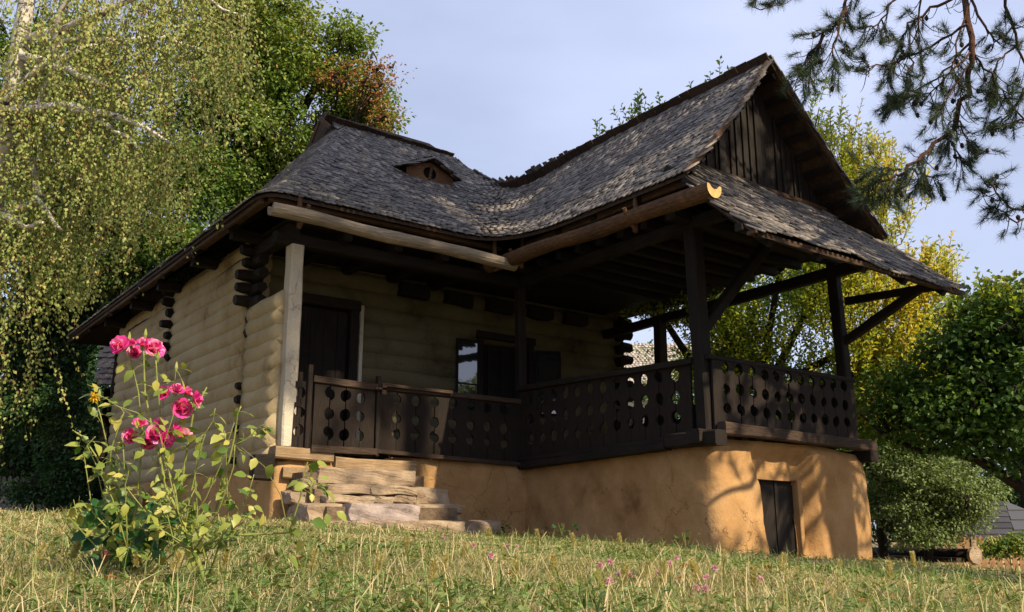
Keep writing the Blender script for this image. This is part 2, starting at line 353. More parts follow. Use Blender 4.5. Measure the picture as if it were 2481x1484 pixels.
# ================================================================ THE COTTAGE
house = thing('cottage', 'old log cottage with shingled roof and railed porch on an ochre clay base', 'house', (7.5, 11.0, 0.0))
ZE = 3.88
def smin(a, b, k): h = np.clip(.5 + .5 * (b - a) / k, 0, 1); return b * (1 - h) + a * h - k * h * (1 - h)
def smax(a, b, k): return -smin(-a, -b, k)
def prof(d, run, rise, w):
    u = d / run
    return ZE + rise * np.where(u > 0, (1 - w) * u + w * u * u, (1 - w) * u)
def roof_z(x, y, gablet=True):
    x = np.asarray(x, float); y = np.asarray(y, float)
    fr = prof(y - 9.8, 4.02, 3.12, .28); bk = prof(20.9 - y, 6.2, 3.12, .28)
    lf = prof(x - 3.66, 2.64, 2.90, .22); rt = prof(11.7 - x, 2.85, 3.12, .25)
    if gablet: lf = np.where(x > 6.30, 12.0, lf)
    main = smin(smin(fr, bk, .05), smin(lf, rt, .02), .22)
    sag = 0.12 * np.exp(-((y - 11.6) / 1.3) ** 2)
    fl = prof(x - 7.26, 1.99, 2.14 - sag, .16); fr2 = prof(11.26 - x, 1.99, 2.14 - sag, .16)
    foi = smin(fl, fr2, .03)
    foi = np.where(y > 13.9, -5, foi)
    return smax(main, foi, .75) - 0.0
def grad(x, y, e=0.02):
    return (roof_z(x + e, y) - roof_z(x - e, y)) / (2 * e), (roof_z(x, y + e) - roof_z(x, y - e)) / (2 * e)
def verge_y(z): return 6.45 + (z - 3.85) * .10
roof = MB()
# deck: fine grid cut at the eave and at the verge
bm = bmesh.new()
gx = np.arange(3.3, 12.11, 0.09); gy = np.arange(6.2, 21.3, 0.1)
gx = np.sort(np.append(gx, [6.295, 6.305])); XX, YY = np.meshgrid(gx, gy, indexing='ij'); ZZ = roof_z(XX, YY) - 0.035
vv = [[bm.verts.new((gx[i], gy[j], ZZ[i, j])) for j in range(len(gy))] for i in range(len(gx))]
for i in range(len(gx) - 1):
    for j in range(len(gy) - 1):
        if max(ZZ[i, j], ZZ[i + 1, j], ZZ[i, j + 1], ZZ[i + 1, j + 1]) > ZE - .25:
            bm.faces.new((vv[i][j], vv[i + 1][j], vv[i + 1][j + 1], vv[i][j + 1]))
bmesh.ops.bisect_plane(bm, geom=bm.verts[:] + bm.edges[:] + bm.faces[:], plane_co=(0, 0, ZE - .03), plane_no=(0, 0, -1), clear_outer=True)
bmesh.ops.bisect_plane(bm, geom=bm.verts[:] + bm.edges[:] + bm.faces[:], plane_co=(0, 6.47, 3.85), plane_no=(0, -1, .10), clear_outer=True)
bmesh.ops.delete(bm, geom=[v for v in bm.verts if not v.link_faces], context='VERTS')
for v in bm.verts: v.co.z -= 0.045
ext = bmesh.ops.extrude_face_region(bm, geom=bm.faces[:])
for g in ext['geom']:
    if isinstance(g, bmesh.types.BMVert): g.co.z += 0.045
bmesh.ops.recalc_face_normals(bm, faces=bm.faces)
me = bpy.data.meshes.new('roof'); bm.to_mesh(me); bm.free(); me.materials.append(M['under'])
roof_o = put(bpy.data.objects.new('roof', me), house)

# one shingle: long, thin, tip tapered like a worn fish scale; origin at the tip edge, +y up the slope
def shingle_mesh(w=0.088, L=0.27, t=0.019, tip=0.38, hexa=0.062):
    o = [(-w * tip / 2, 0), (w * tip / 2, 0), (w / 2, hexa), (w / 2, L), (-w / 2, L), (-w / 2, hexa)]
    v = [(x, y, t) for x, y in o] + [(x, y, 0) for x, y in o]
    f = [(0, 1, 2, 5), (5, 2, 3, 4), (0, 6, 7, 1), (1, 7, 8, 2), (5, 11, 6, 0), (2, 8, 9, 3), (4, 10, 11, 5)]
    return np.array(v), f
SV, SF = shingle_mesh()
sh_me = bpy.data.meshes.new('shingle'); sh_me.from_pydata([tuple(v) for v in SV], [], SF); sh_me.materials.append(M['shingle']); sh_me.update()
def pose(p, N, U, tilt, yaw, sx, sy, lift=0.0):
    """4x4 for a shingle at p with surface normal N, upslope U"""
    N = np.array(N) / np.linalg.norm(N); U = np.array(U) / np.linalg.norm(U); S = np.cross(U, N)
    U2 = U * math.cos(tilt) - N * math.sin(tilt); N2 = N * math.cos(tilt) + U * math.sin(tilt)
    U3 = U2 * math.cos(yaw) + S * math.sin(yaw); S3 = S * math.cos(yaw) - U2 * math.sin(yaw)
    m = np.eye(4); m[:3, 0] = S3 * sx; m[:3, 1] = U3 * sy; m[:3, 2] = N2; m[:3, 3] = np.array(p) + N * lift
    return m
shg = []
def trace(z, x, y, stop):
    W = 0.092
    off = random.uniform(0, W)
    first = True; n = 0
    while n < 900:
        for _ in range(3):
            gxx, gyy = grad(x, y); g2 = gxx * gxx + gyy * gyy + 1e-6
            dz = float(roof_z(x, y)) - z; x -= float(np.clip(dz * gxx / g2, -.1, .1)); y -= float(np.clip(dz * gyy / g2, -.1, .1))
        gxx, gyy = grad(x, y); g = math.hypot(gxx, gyy) + 1e-6
        if stop(x, y): break
        if g < 3:
            N = (-gxx, -gyy, 1); U = (gxx, gyy, g * g)
            shg.append(pose((x, y, z - 0.025), N, U, R(random.uniform(4.5, 8.5)), R(random.gauss(0, 2.6)), random.uniform(.86, 1.12), random.uniform(.9, 1.1), random.uniform(.012, .026)))
        st = off if first else W * random.uniform(.9, 1.1); first = False
        x += -gyy / g * -1 * st * 1.0 * DIR; y += gxx / g * -1 * st * DIR
        n += 1
z = ZE - 0.02; k = 0
while z < 6.97:
    zz = z + random.uniform(-.006, .006)
    # left side, then along the front, through the valley, out along the porch roof
    if zz < 6.74: x0 = 3.66 + 2.64 * (zz - ZE) / 2.90; y0 = 20.5 - (zz - ZE) * 1.9
    else: x0 = 6.34; y0 = 9.8 + 4.02 * (zz - ZE) / 3.12
    gxx, gyy = grad(x0, y0)
    DIR = 1
    # orientation: walk with higher ground on the left hand, from the back left to the front
    trace(zz, x0, y0, lambda x, y: y < verge_y(zz) - .02 or (y > 13.75 and x > 6.4) or y > 20.8)
    if zz < 5.92:
        DIR = 1
        trace(zz, 11.26 - 1.99 * (zz - ZE) / 2.14, verge_y(zz), lambda x, y: y > 19.2 or y < 6.2 or (y > 13.9 and x < 7.0))
    z += 0.078; k += 1
NROOF = len(shg)
# the pent roof below the gable
def pent_z(y): u = (y - 5.48) / 1.5; return 2.90 + 1.40 * (0.86 * u + 0.14 * u * u)
ly = 5.46; row = 0
while ly < 6.9:
    zc = pent_z(ly); sl = (pent_z(ly + .02) - pent_z(ly - .02)) / .04
    x = 7.22 + random.uniform(0, .08)
    xl = 7.22 if zc < 3.62 else 7.30 + (zc - 3.62) * 1.0; x = max(x, xl); xr = 11.36 if zc < 3.62 else 11.22 - (zc - 3.62) * 1.0
    while x < xr:
        sagx = 0.03 * math.sin(x * 1.7) + .015 * math.sin(x * 5.1)
        shg.append(pose((x, ly, zc + sagx), (0, -sl, 1), (0, 1, sl), R(random.uniform(4, 9)), R(random.gauss(0, 3)), random.uniform(.9, 1.15), random.uniform(.9, 1.1), random.uniform(.01, .03)))
        x += 0.092 * random.uniform(.92, 1.1)
    ly += 0.085; row += 1
T = np.array(shg); ctr = T[:, :3, 3]; nor = T[:, :3, 2] / np.linalg.norm(T[:, :3, 2], axis=1)[:, None]
face = -(nor * ctr).sum(1) / np.linalg.norm(ctr, axis=1)
score = np.where(face > 0.02, face, 0) / (ctr ** 2).sum(1)
order = np.argsort(-score); near = order[:150]; rest = order[150:]
def bake(name, Ts, SVx, mat, parent, seedcol=True):
    nv = len(SVx); H = np.concatenate([SVx, np.ones((nv, 1))], 1)
    VV = np.einsum('nij,vj->nvi', Ts, H)[:, :, :3].reshape(-1, 3)
    q = [list(f) for f in SF]; F0 = np.array(q)
    FF = (F0[None] + (np.arange(len(Ts)) * nv)[:, None, None]).reshape(-1, 4)
    cc = np.repeat(rng.random(len(Ts)), nv)
    return big_mesh(name, VV, FF, mat, parent, cc)
def lay(sel, parent, limit):
    """the nearest shingles as objects of their own, all others as one part"""
    s = sel[np.argsort(-score[sel])]
    for i in s[:limit]:
        inst('shingle', sh_me, Matrix(T[i].tolist()), parent)
    tag(bake('shingles', T[s[limit:]], SV, 'shingle', parent), kind='stuff')
idx = np.arange(len(T))
lay(idx[:NROOF], roof_o, 180)
pb = MB(); N_ = 10
for (xa, xb, dz0) in ((7.24, 11.34, -.05),):
    for i in range(N_ + 1):
        y = 5.5 + 1.5 * i / N_; zc = pent_z(y) - .035
        a_, b_ = (xa, xb) if zc < 3.6 else (7.30 + (zc - 3.6) * 1.0, 11.22 - (zc - 3.6) * 1.0)
        pb.v += [(a_, y, zc), (b_, y, zc), (a_, y, zc - .03), (b_, y, zc - .03)]
for i in range(N_):
    a = i * 4; pb.f += [(a, a + 1, a + 5, a + 4), (a + 2, a + 6, a + 7, a + 3), (a, a + 4, a + 6, a + 2), (a + 1, a + 3, a + 7, a + 5)]
pb.f += [(0, 2, 3, 1), (N_ * 4, N_ * 4 + 1, N_ * 4 + 3, N_ * 4 + 2)]
pent = pb.build('pent_roof', 'under', house)
lay(idx[NROOF:], pent, 115)

# ridge caps: short boards standing past the crest
def ridge_boards(parent, pts, side, up, w, L, mat, name='ridge_board'):
    p = [Vector(q) for q in pts]; seg = [(p[i], p[i + 1]) for i in range(len(p) - 1)]; tot = sum((b - a).length for a, b in seg); d = 0
    while d < tot:
        ww = w * random.uniform(.85, 1.15); c = d + ww / 2; s = 0
        for a, b in seg:
            l = (b - a).length
            if c <= s + l + 1e-6 or (a, b) == seg[-1]: q = a.lerp(b, min(1, (c - s) / l)); t = (b - a).normalized(); break
            s += l
        sl = (Vector(side) * math.cos(up) + Vector((0, 0, 1)) * math.sin(up)).normalized(); nn = t.cross(sl).normalized()
        mb = MB().frame(q + sl * (random.uniform(-.01, .01)) + Vector((0, 0, .02)), t, sl, nn, ww / 2 - .006, L / 2, .011, .003)
        mb.build(name, mat, parent); d += ww
cap1 = MB().beam((9.25, 6.62, 5.955), (9.25, 12.3, 5.90), .05, .05).build('ridge_cap', 'dark_y', house)
ridge_boards(cap1, [(9.22, 6.62, 5.93), (9.22, 8.0, 5.95), (9.22, 10.2, 5.92), (9.20, 11.6, 5.85), (9.14, 12.25, 5.88), (9.14, 12.5, 5.93)], (-1, 0, 0), R(48), .17, .27, 'rail_x')
cap2 = MB().beam((6.25, 13.8, 6.93), (8.9, 13.8, 6.90), .05, .05).build('ridge_cap', 'dark_x', house)
ridge_boards(cap2, [(6.14, 13.74, 6.95), (7.4, 13.76, 6.92), (8.75, 13.76, 6.90)], (0, -1, 0), R(30), .17, .20, 'rail_x')
# gablet at the left end of the main ridge
gb = MB(); 
for i in range(6):
    yy0 = 13.25 + i * .19; yy1 = yy0 + .18; zt = lambda y: 6.96 - abs(y - 13.8) * .85
    gb.add([(6.27, yy0, 6.66), (6.27, yy1, 6.66), (6.27, yy1, max(6.68, zt(yy1))), (6.27, yy0, max(6.68, zt(yy0)))], [(0, 1, 2, 3)])
gb.build('gablet', 'dark_z', house)
MB().beam((6.10, 13.83, 6.98), (6.12, 13.45, 6.68), .03, .08).beam((6.10, 13.83, 6.98), (6.12, 14.2, 6.68), .03, .08).build('gablet_board', 'brown', house)

# verge boards, battens under the verge, purlin ends
def rz(x, y): return float(roof_z(x, y))
bt = 0
for side in (-1, 1):
    s = 0.10
    while s < 1.93:
        x = 9.26 + side * s; zt = rz(x, 7.2) - .085
        sl = math.atan2(2.14, 1.99)
        d = Vector((side * math.cos(sl), 0, -math.sin(sl))); nn = Vector((side * math.sin(sl), 0, math.cos(sl)))
        y0 = verge_y(zt) + .03
        MB().frame((x, (y0 + 6.98) / 2, zt - .02), d, (0, 1, 0), nn, .045, (6.98 - y0) / 2, .024, .004).build('batten', 'dark_y', roof_o)
        s += .19
for side in (-1, 1):
    vb = MB(); n = 14
    for i in range(n):
        xa = 9.26 + side * (2.0 * i / n); xb = 9.26 + side * (2.0 * (i + 1) / n); za, zb = rz(xa, 7.4) + .015, rz(xb, 7.4) + .015
        vb.beam((xa, verge_y(za), za - .03), (xb, verge_y(zb), zb - .03), .03, .075 + random.uniform(-.01, .02), 1, .1)
    vb.build('verge_board', 'brown', roof_o)
# ragged edge boards and lath along the eaves
ev = MB()
ev.beam((3.78, 9.93, 3.80), (7.2, 9.93, 3.80), .09, .05, 8, .15).beam((7.38, 9.6, 3.80), (7.38, 6.55, 3.80), .05, .09, 8, .15)
ev.build('eave_lath', 'brown', roof_o)
lv = MB()
lv.beam((3.72, 10.0, 3.80), (3.72, 20.8, 3.80), .05, .10, 12, .1).beam((3.80, 10.1, 3.84), (3.80, 20.8, 3.84), .16, .03, 12, .1)
lv.build('eave_board', 'brown', roof_o)
MB().beam((7.2, 5.56, 2.90), (11.4, 5.56, 2.90), .10, .035, 12, .2).build('eave_lath', 'brown', pent)
MB().beam((7.28, 5.50, 2.86), (7.28, 6.5, 3.80), .05, .07, 4, .2).build('verge_board', 'dark_y', pent)
def rafter(x, y, dx, dy, mat, L=2.4):
    """from the eave up under the slope, stopping short of the deck"""
    p0 = Vector((x, y, rz(x, y) - .20)); n = 0.0
    while n < L and rz(x + dx * (n + .1), y + dy * (n + .1)) > rz(x + dx * n, y + dy * n) + .03: n += .1
    n = max(.3, n - .1); x1, y1 = x + dx * n, y + dy * n
    MB().beam(p0, (x1, y1, rz(x1, y1) - .30), .09, .11, 2, .08, (dy, dx, 0)).build('rafter', mat, roof_o)
for yy in (11.2, 12.6, 14.0, 15.6, 17.2, 18.9): rafter(3.72, yy, 1, 0, 'dark_x')
for xx in (4.8, 5.6, 6.2): rafter(xx, 9.95, 0, 1, 'dark_y')
for yy in (7.3, 8.1, 8.8): rafter(7.35, yy, 1, 0, 'dark_x'); rafter(11.17, yy, -1, 0, 'dark_x')
for xx in (7.5, 8.35, 9.2, 10.05, 10.95):
    MB().beam((xx, 5.55, 2.84), (xx, 6.95, 4.12), .08, .10, 2, .08).build('rafter', 'dark_y', pent)

# gable of upright planks with cover strips
gab = MB().box(7.75, 10.75, 7.04, 7.07, 4.20, 4.30).build('gable', 'dark_x', house)
x = 7.52
while x < 11.0:
    w = random.uniform(.10, .15); xc = x + w / 2; zt = rz(xc, 7.6) - .10; yy = 7.00 + random.uniform(-.014, .014)
    za, zb = rz(x, 7.6) - .1, rz(x + w, 7.6) - .1
    if zt > 4.12:
        mb = MB(); v = [(x, yy, 4.08), (x + w - .008, yy, 4.08), (x + w - .008, yy, zb), (x, yy, za)]
        v += [(a, b + .025, c) for a, b, c in v]
        mb.add(v, [(0, 1, 2, 3), (4, 7, 6, 5), (0, 4, 5, 1), (1, 5, 6, 2), (2, 6, 7, 3), (3, 7, 4, 0)]).build('plank', 'dark_z', gab)
        if random.random() < .6:
            MB().beam((x + w, yy - .018, 4.1), (x + w, yy - .018, min(za, zb) - .02), .028, .022, 2, .1, (0, 1, 0)).build('cover_strip', 'dark_z', gab)
    x += w
MB().beam((7.7, 6.95, 4.30), (10.9, 6.95, 4.27), .05, .06, 6, .2).build('flashing_board', 'brown', gab)

# dormer vent
dy = 12.42; dz = rz(7.5, dy); dor = MB().add(
    [(7.12, dy, dz - .12), (7.88, dy, dz - .12), (7.90, dy, dz + .12), (7.52, dy, dz + .31), (7.10, dy, dz + .16)] +
    [(7.12, dy + .05, dz - .12), (7.88, dy + .05, dz - .12), (7.90, dy + .05, dz + .12), (7.52, dy + .05, dz + .31), (7.10, dy + .05, dz + .16)],
    [(5, 9, 8, 7, 6), (0, 5, 6, 1), (1, 6, 7, 2), (2, 7, 8, 3), (3, 8, 9, 4), (4, 9, 5, 0)])
dor_o = dor.build('dormer', 'black', house)
def ring_board(a0, a1, cx_, cz_, r, outer, y, parent, mat):
    """part of a board round a circular vent hole"""
    n = 14; t = [a0 + (a1 - a0) * i / n for i in range(n + 1)]; mb = MB(); k = 0
    vi = [(cx_ + r * 1.08 * math.cos(q), y, cz_ + r * .92 * math.sin(q)) for q in t]
    def hit(q):
        d = (math.cos(q), math.sin(q)); best = 9
        for i in range(len(outer)):
            (x1, z1), (x2, z2) = outer[i], outer[(i + 1) % len(outer)]
            den = d[0] * (z2 - z1) - d[1] * (x2 - x1)
            if abs(den) < 1e-9: continue
            s = ((x1 - cx_) * (z2 - z1) - (z1 - cz_) * (x2 - x1)) / den; u = ((x1 - cx_) * d[1] - (z1 - cz_) * d[0]) / den
            if s > 0 and -1e-6 <= u <= 1 + 1e-6: best = min(best, s)
        return (cx_ + d[0] * best, y, cz_ + d[1] * best)
    vo = [hit(q) for q in t]
    v = vi + vo; v = v + [(a, b + .02, c) for a, b, c in v]; m_ = 2 * (n + 1); f = []
    for i in range(n):
        f += [(i, i + 1, n + 2 + i, n + 1 + i), (i, m_ + i, m_ + i + 1, i + 1)]
    mb.add(v, f).build('board', mat, parent)
outl = [(7.06, dz - .12), (7.96, dz - .12), (7.98, dz + .12), (7.52, dz + .31), (7.04, dz + .14)]
ring_board(0.0, math.pi, 7.51, dz + .11, .12, outl, dy - .03, dor_o, 'dormer_brown')
ring_board(math.pi, 2 * math.pi, 7.51, dz + .11, .12, outl, dy - .035, dor_o, 'dormer_brown')
MB().beam((7.49, dy - .045, dz - .04), (7.54, dy - .045, dz + .26), .05, .012, 1, 0, (0, 1, 0)).build('bar', 'brown', dor_o)
ds = []
for side in (-1, 1):
    px = 7.52 + side * (.56 if side > 0 else .62)
    base = Vector((px, 0, dz + .09)); top = Vector((7.52, 0, dz + .35)); e = (top - base); eu = e.normalized(); nrm = Vector((-eu.z * -side * -1, 0, abs(eu.x)))
    nrm = Vector((side * abs(eu.z), 0, abs(eu.x)))
    back = 1.0
    MB().add([(*base.xz[:1], dy - .12, base.z), (top.x, dy - .12, top.z), (top.x, dy + back, top.z + .16), (base.x, dy + back, base.z + .30)] +
             [(base.x, dy - .12, base.z - .02), (top.x, dy - .12, top.z - .02), (top.x, dy + back, top.z + .14), (base.x, dy + back, base.z + .28)],
             [(0, 1, 2, 3), (4, 7, 6, 5), (0, 4, 5, 1), (1, 5, 6, 2), (2, 6, 7, 3), (3, 7, 4, 0)]).build('dormer_roof', 'under', dor_o)
    for c in range(5):
        y = dy - .14
        while y < dy + back:
            f_ = c / 5; p = base.lerp(top, f_); sz = .30 * (1 - f_) + .16 * f_
            ds.append(pose((p.x, y, p.z + (y - dy) * sz + .01), nrm, eu, R(random.uniform(4, 9)), R(random.gauss(0, 5)), 1, .8, random.uniform(.01, .03))); y += .095
tag(bake('shingles', np.array(ds), SV, 'shingle', dor_o), kind='stuff')
MB().box(7.14, 7.16, dy + .03, dy + .95, dz - .1, dz + .12).box(7.85, 7.87, dy + .03, dy + .95, dz - .1, dz + .1).build('cheek', 'dark_y', dor_o)

# ---- log walls
def log_mesh(p0, p1, r, n=12, sides=12, wob=.06, squash=.8):
    mb = MB(); p0, p1 = Vector(p0), Vector(p1); ph = random.uniform(0, 6)
    pts = []; rr = []
    for i in range(n + 1):
        q = p0.lerp(p1, i / n); q.z += .010 * math.sin(ph + i * 8.0 / n); pts.append(q); rr.append(r * (1 + wob * math.sin(ph * 2 + i * 9.0 / n) + random.uniform(-.010, .010)))
    return mb.tube(pts, rr, sides, .015, True, squash)
side_w = MB().box(4.27, 4.42, 11.6, 18.4, .72, 3.86).build('side_wall', 'cream', house)
ld = .192
zl = .80; i = 0
while zl < 3.86:
    for (ya, yb, name) in ((11.62, 15.0, 'log'), (15.0, 18.4, 'log')):
        log_mesh((4.352 + random.uniform(-.014, .010), ya, zl), (4.352, yb, zl + random.uniform(-.02, .02)), .175, 18, 22, .02, 1.0).build('log', 'cream', side_w, smooth=True)
    if zl < 2.8:
        log_mesh((4.352, 10.54, zl), (4.352, 11.5, zl), .175, 6, 22, .02, 1.0).build('log', 'cream', side_w, smooth=True)
    zl += ld; i += 1
# log ends sticking out at the three corners, dark and weathered, of uneven length
for yc, x0, zmin, zmax in ((11.55, 4.17, .70, 3.9), (15.0, 4.17, 1.2, 3.75), (18.42, 4.17, .9, 3.4)):
    z = zmin + .10
    while z < zmax:
        big = z > 2.75 and yc < 16
        if random.random() < (1.0 if big else (.62 if yc < 12 else .5)):
            L = random.choice([.06, .10, .14]) if big else random.choice([.0, .02, .04]) + (.05 if z < 1.2 else 0)
            r_ = random.uniform(.07, .085) if big else random.uniform(.035, .062)
            MB().tube([(x0 - L - .01, yc, z), (x0 - L * .4, yc + .005, z + .005), (x0 + .2, yc, z)], [r_ * .8, r_, r_], 8, .12, True).build('log_end', 'dark_x', side_w)
        z += ld * random.uniform(.9, 1.1)
# projecting ends of the front wall's logs seen below the porch corner
z = 2.5
while z < 3.6:
    MB().tube([(4.27, 11.40 - random.uniform(.05, .25), z), (4.27, 11.6, z)], [.075, .09], 8, .12).build('log_end', 'dark_y', side_w); z += ld
MB().beam((4.3, 10.4, 3.62), (4.3, 18.6, 3.62), .18, .18, 10, .08).build('wall_plate', 'dark_y', house)
for yy in (11.3, 12.9, 14.6, 16.2, 18.0):
    MB().beam((3.82, yy, 3.74), (4.5, yy, 3.74), .15, .15, 2, .08).build('joist_end', 'dark_x', house)

front_w = MB().box(4.4, 4.92, 11.86, 12.0, .9, 3.72).box(5.92, 8.14, 11.86, 12.0, .9, 3.72).box(9.22, 11.35, 11.86, 12.0, .9, 3.72).box(4.92, 5.92, 11.86, 12.0, 3.16, 3.72).box(8.14, 9.22, 11.86, 12.0, .9, 1.70).box(8.14, 9.22, 11.86, 12.0, 2.98, 3.72).build('front_wall', 'cream_shaded', house)
zl = .98
while zl < 3.72:
    spans = [(4.35, 11.35)]
    if zl < 3.2: spans = [(4.35, 4.93), (5.94, 11.35)]
    out_ = []
    for a_, b_ in spans:
        if 1.66 < zl < 3.02 and b_ > 9: out_ += [(a_, 8.13), (9.23, b_)]
        else: out_.append((a_, b_))
    for a_, b_ in out_:
        log_mesh((a_, 11.952 + random.uniform(-.012, .008), zl), (b_, 11.952, zl + random.uniform(-.02, .02)), 0.180, max(4, int((b_ - a_) * 4)), 22, .02, 1.0).build('log', 'cream_shaded', front_w, smooth=True)
    zl += .232
z = 1.0
while z < 3.7:
    MB().tube([(11.2, 11.66 - random.uniform(0, .1), z), (11.2, 12.1, z)], [.085, .10], 8, .12).build('log_end', 'dark_y', front_w)
    MB().tube([(11.3, 11.85, z + .09), (11.58 + random.uniform(-.06, .08), 11.85, z + .09)], [.10, .085], 8, .12).build('log_end', 'dark_x', front_w)
    z += .232
MB().box(11.2, 11.35, 12.0, 18.4, -.6, 3.8).box(4.4, 11.2, 18.25, 18.4, -.2, 3.8).build('back_wall', 'cream', house)

# door
door = MB().box(4.98, 5.86, 11.90, 12.10, .92, 3.10).build('door', 'dark_z', house)
x = 5.02
while x < 5.80:
    w = random.choice([.19, .21, .23]); w = min(w, 5.83 - x)
    MB().box(x, x + w - .008, 11.845 + random.uniform(-.006, .006), 11.90, .94, 3.04, .002).build('plank', 'dark_z', door); x += w
MB().beam((4.94, 11.80, .92), (4.94, 11.80, 3.20), .14, .12, 4, .04, (0, 1, 0)).beam((5.90, 11.80, .92), (5.90, 11.80, 3.20), .14, .12, 4, .04, (0, 1, 0)).build('door_post', 'dark_z', door)
MB().beam((4.86, 11.79, 3.14), (5.98, 11.79, 3.14), .13, .15, 3, .04).build('lintel', 'dark_x', door)
MB().beam((6.015, 11.78, .95), (6.015, 11.78, 3.16), .06, .08, 5, .08, (0, 1, 0)).build('clay_edge', 'white_post', door)
MB().tube([(5.70, 11.86, 2.02), (5.70, 11.82, 2.0), (5.70, 11.82, 1.90), (5.70, 11.86, 1.88)], .008, 6).build('handle', 'iron', door)
# window with two casements standing open
win = MB().box(8.16, 9.20, 11.98, 12.0, 1.72, 2.96).build('window', 'black', house)
wf = MB(); wf.beam((8.16, 11.80, 1.70), (8.16, 11.80, 3.0), .10, .10, 1, 0, (0, 1, 0)).beam((9.20, 11.80, 1.70), (9.20, 11.80, 3.0), .10, .10, 1, 0, (0, 1, 0)).beam((8.08, 11.79, 3.0), (9.28, 11.79, 3.0), .10, .12).beam((8.08, 11.79, 1.70), (9.28, 11.79, 1.70), .10, .10)
wf.build('window_frame', 'dark_x', win)
for xx in (8.40, 8.68, 8.95): MB().box(xx, xx + .03, 11.9, 11.93, 1.74, 2.96).build('bar', 'dark_z', win)
for xh, sx, zt in ((8.10, -1, 2.86), (9.27, 1, 2.84)):
    c = MB(); ang = R(3.5 if sx < 0 else 24) ; dx, dy_ = math.cos(ang) * sx, -math.sin(ang)
    p = lambda u, z: (xh + dx * u, 11.74 + dy_ * u, z)
    cas = MB().beam(p(0, 1.76), p(0, zt), .035, .03, 1, 0, (0, 1, 0)).beam(p(.42, 1.76), p(.42, zt), .035, .03, 1, 0, (0, 1, 0)).beam(p(0, zt), p(.42, zt), .03, .035).beam(p(0, 1.78), p(.42, 1.78), .03, .035).beam(p(0, 2.16), p(.42, 2.16), .025, .022).build('casement', 'dark_z', win)
    for za, zb in ((1.80, 2.15), (2.17, zt - .02)):
        q = [p(.02, za), p(.40, za), p(.40, zb), p(.02, zb)]; q2 = [(a, b + .004, c_) for a, b, c_ in q]
        o = MB().add(q + q2, [(0, 1, 2, 3), (4, 7, 6, 5), (0, 4, 5, 1), (1, 5, 6, 2), (2, 6, 7, 3), (3, 7, 4, 0)]).build('pane', 'glass', house)
# porch floor, plates, ceiling, projecting beam ends
fl = MB().box(4.3, 8.0, 10.55, 11.86, .84, .90).box(8.0, 10.85, 7.0, 11.86, .88, .94).build('porch_floor', 'dark_x', house)
MB().box(4.2, 8.0, 10.3, 11.95, 3.735, 3.765).box(8.0, 10.98, 7.02, 11.95, 3.737, 3.767).build('ceiling', 'dark_x', house)
for y in np.arange(7.2, 10.5, .42): MB().beam((7.75, y, 3.66), (10.9, y, 3.66), .11, .12, 3, .06).build('ceiling_beam', 'dark_x', house)
for x in (5.0, 5.75, 6.5, 7.25): MB().beam((x, 10.25, 3.66), (x, 12.0, 3.66), .13, .13, 2, .06).build('ceiling_beam', 'dark_y', house)
for x, l in ((6.62, .55), (7.45, .5), (8.25, .6), (9.1, .45), (9.9, .4)):
    MB().beam((x, 11.80, 3.52), (x + .5, 11.80, 3.50), .30, .20, 2, .1).build('corbel', 'dark_x', house)
MB().beam((4.1, 10.5, 3.54), (8.15, 10.5, 3.54), .17, .16, 8, .06).build('porch_plate', 'dark_x', house)
MB().beam((7.97, 6.5, 3.54), (7.97, 10.7, 3.54), .15, .15, 8, .06).build('porch_plate', 'dark_y', house)
MB().beam((7.6, 7.02, 3.60), (11.1, 7.02, 3.60), .14, .14, 6, .06).build('porch_plate', 'dark_x', house)
MB().beam((10.9, 6.55, 3.45), (10.9, 11.9, 3.33), .13, .15, 8, .08).build('porch_plate', 'dark_y', house)
tag(MB().tube([(10.9, 6.42, 3.42), (10.9, 6.7, 3.44)], [.07, .075], 9, .06).build('beam_end', 'gutter_brown', house), 'reddish sawn end of the side plate')
# posts and braces
tag(MB().beam((4.40, 10.5, .92), (4.385, 10.5, 3.46), .17, .22, 9, .05, (0, 1, 0)).build('post', 'white_post', house), 'whitewashed corner post')
MB().beam((8.02, 10.5, .92), (8.00, 10.5, 3.50), .13, .13, 5, .05, (0, 1, 0)).build('post', 'dark_z', house)
MB().beam((8.02, 6.99, .98), (7.97, 7.02, 3.55), .19, .17, 6, .06, (0, 1, 0)).build('post', 'dark_z', house)
MB().beam((10.92, 7.02, 1.02), (10.86, 7.04, 3.55), .15, .15, 6, .06, (0, 1, 0)).build('post', 'dark_z', house)
MB().beam((10.88, 10.4, .95), (10.88, 10.4, 3.42), .19, .16, 6, .05, (0, 1, 0)).build('post', 'rail_z', house)
MB().beam((8.05, 7.00, 2.25), (9.35, 7.00, 3.53), .13, .13, 5, .06).build('brace', 'dark_x', house)
MB().beam((10.90, 6.97, 2.44), (10.90, 5.76, 2.98), .10, .11, 5, .08).build('brace', 'dark_y', house)
MB().beam((10.9, 5.62, 2.93), (10.9, 6.9, 2.99), .09, .10, 2, .05).beam((7.2, 5.72, 3.0), (11.55, 5.72, 3.0), .09, .08, 6, .05).build('outrigger', 'dark_y', house)

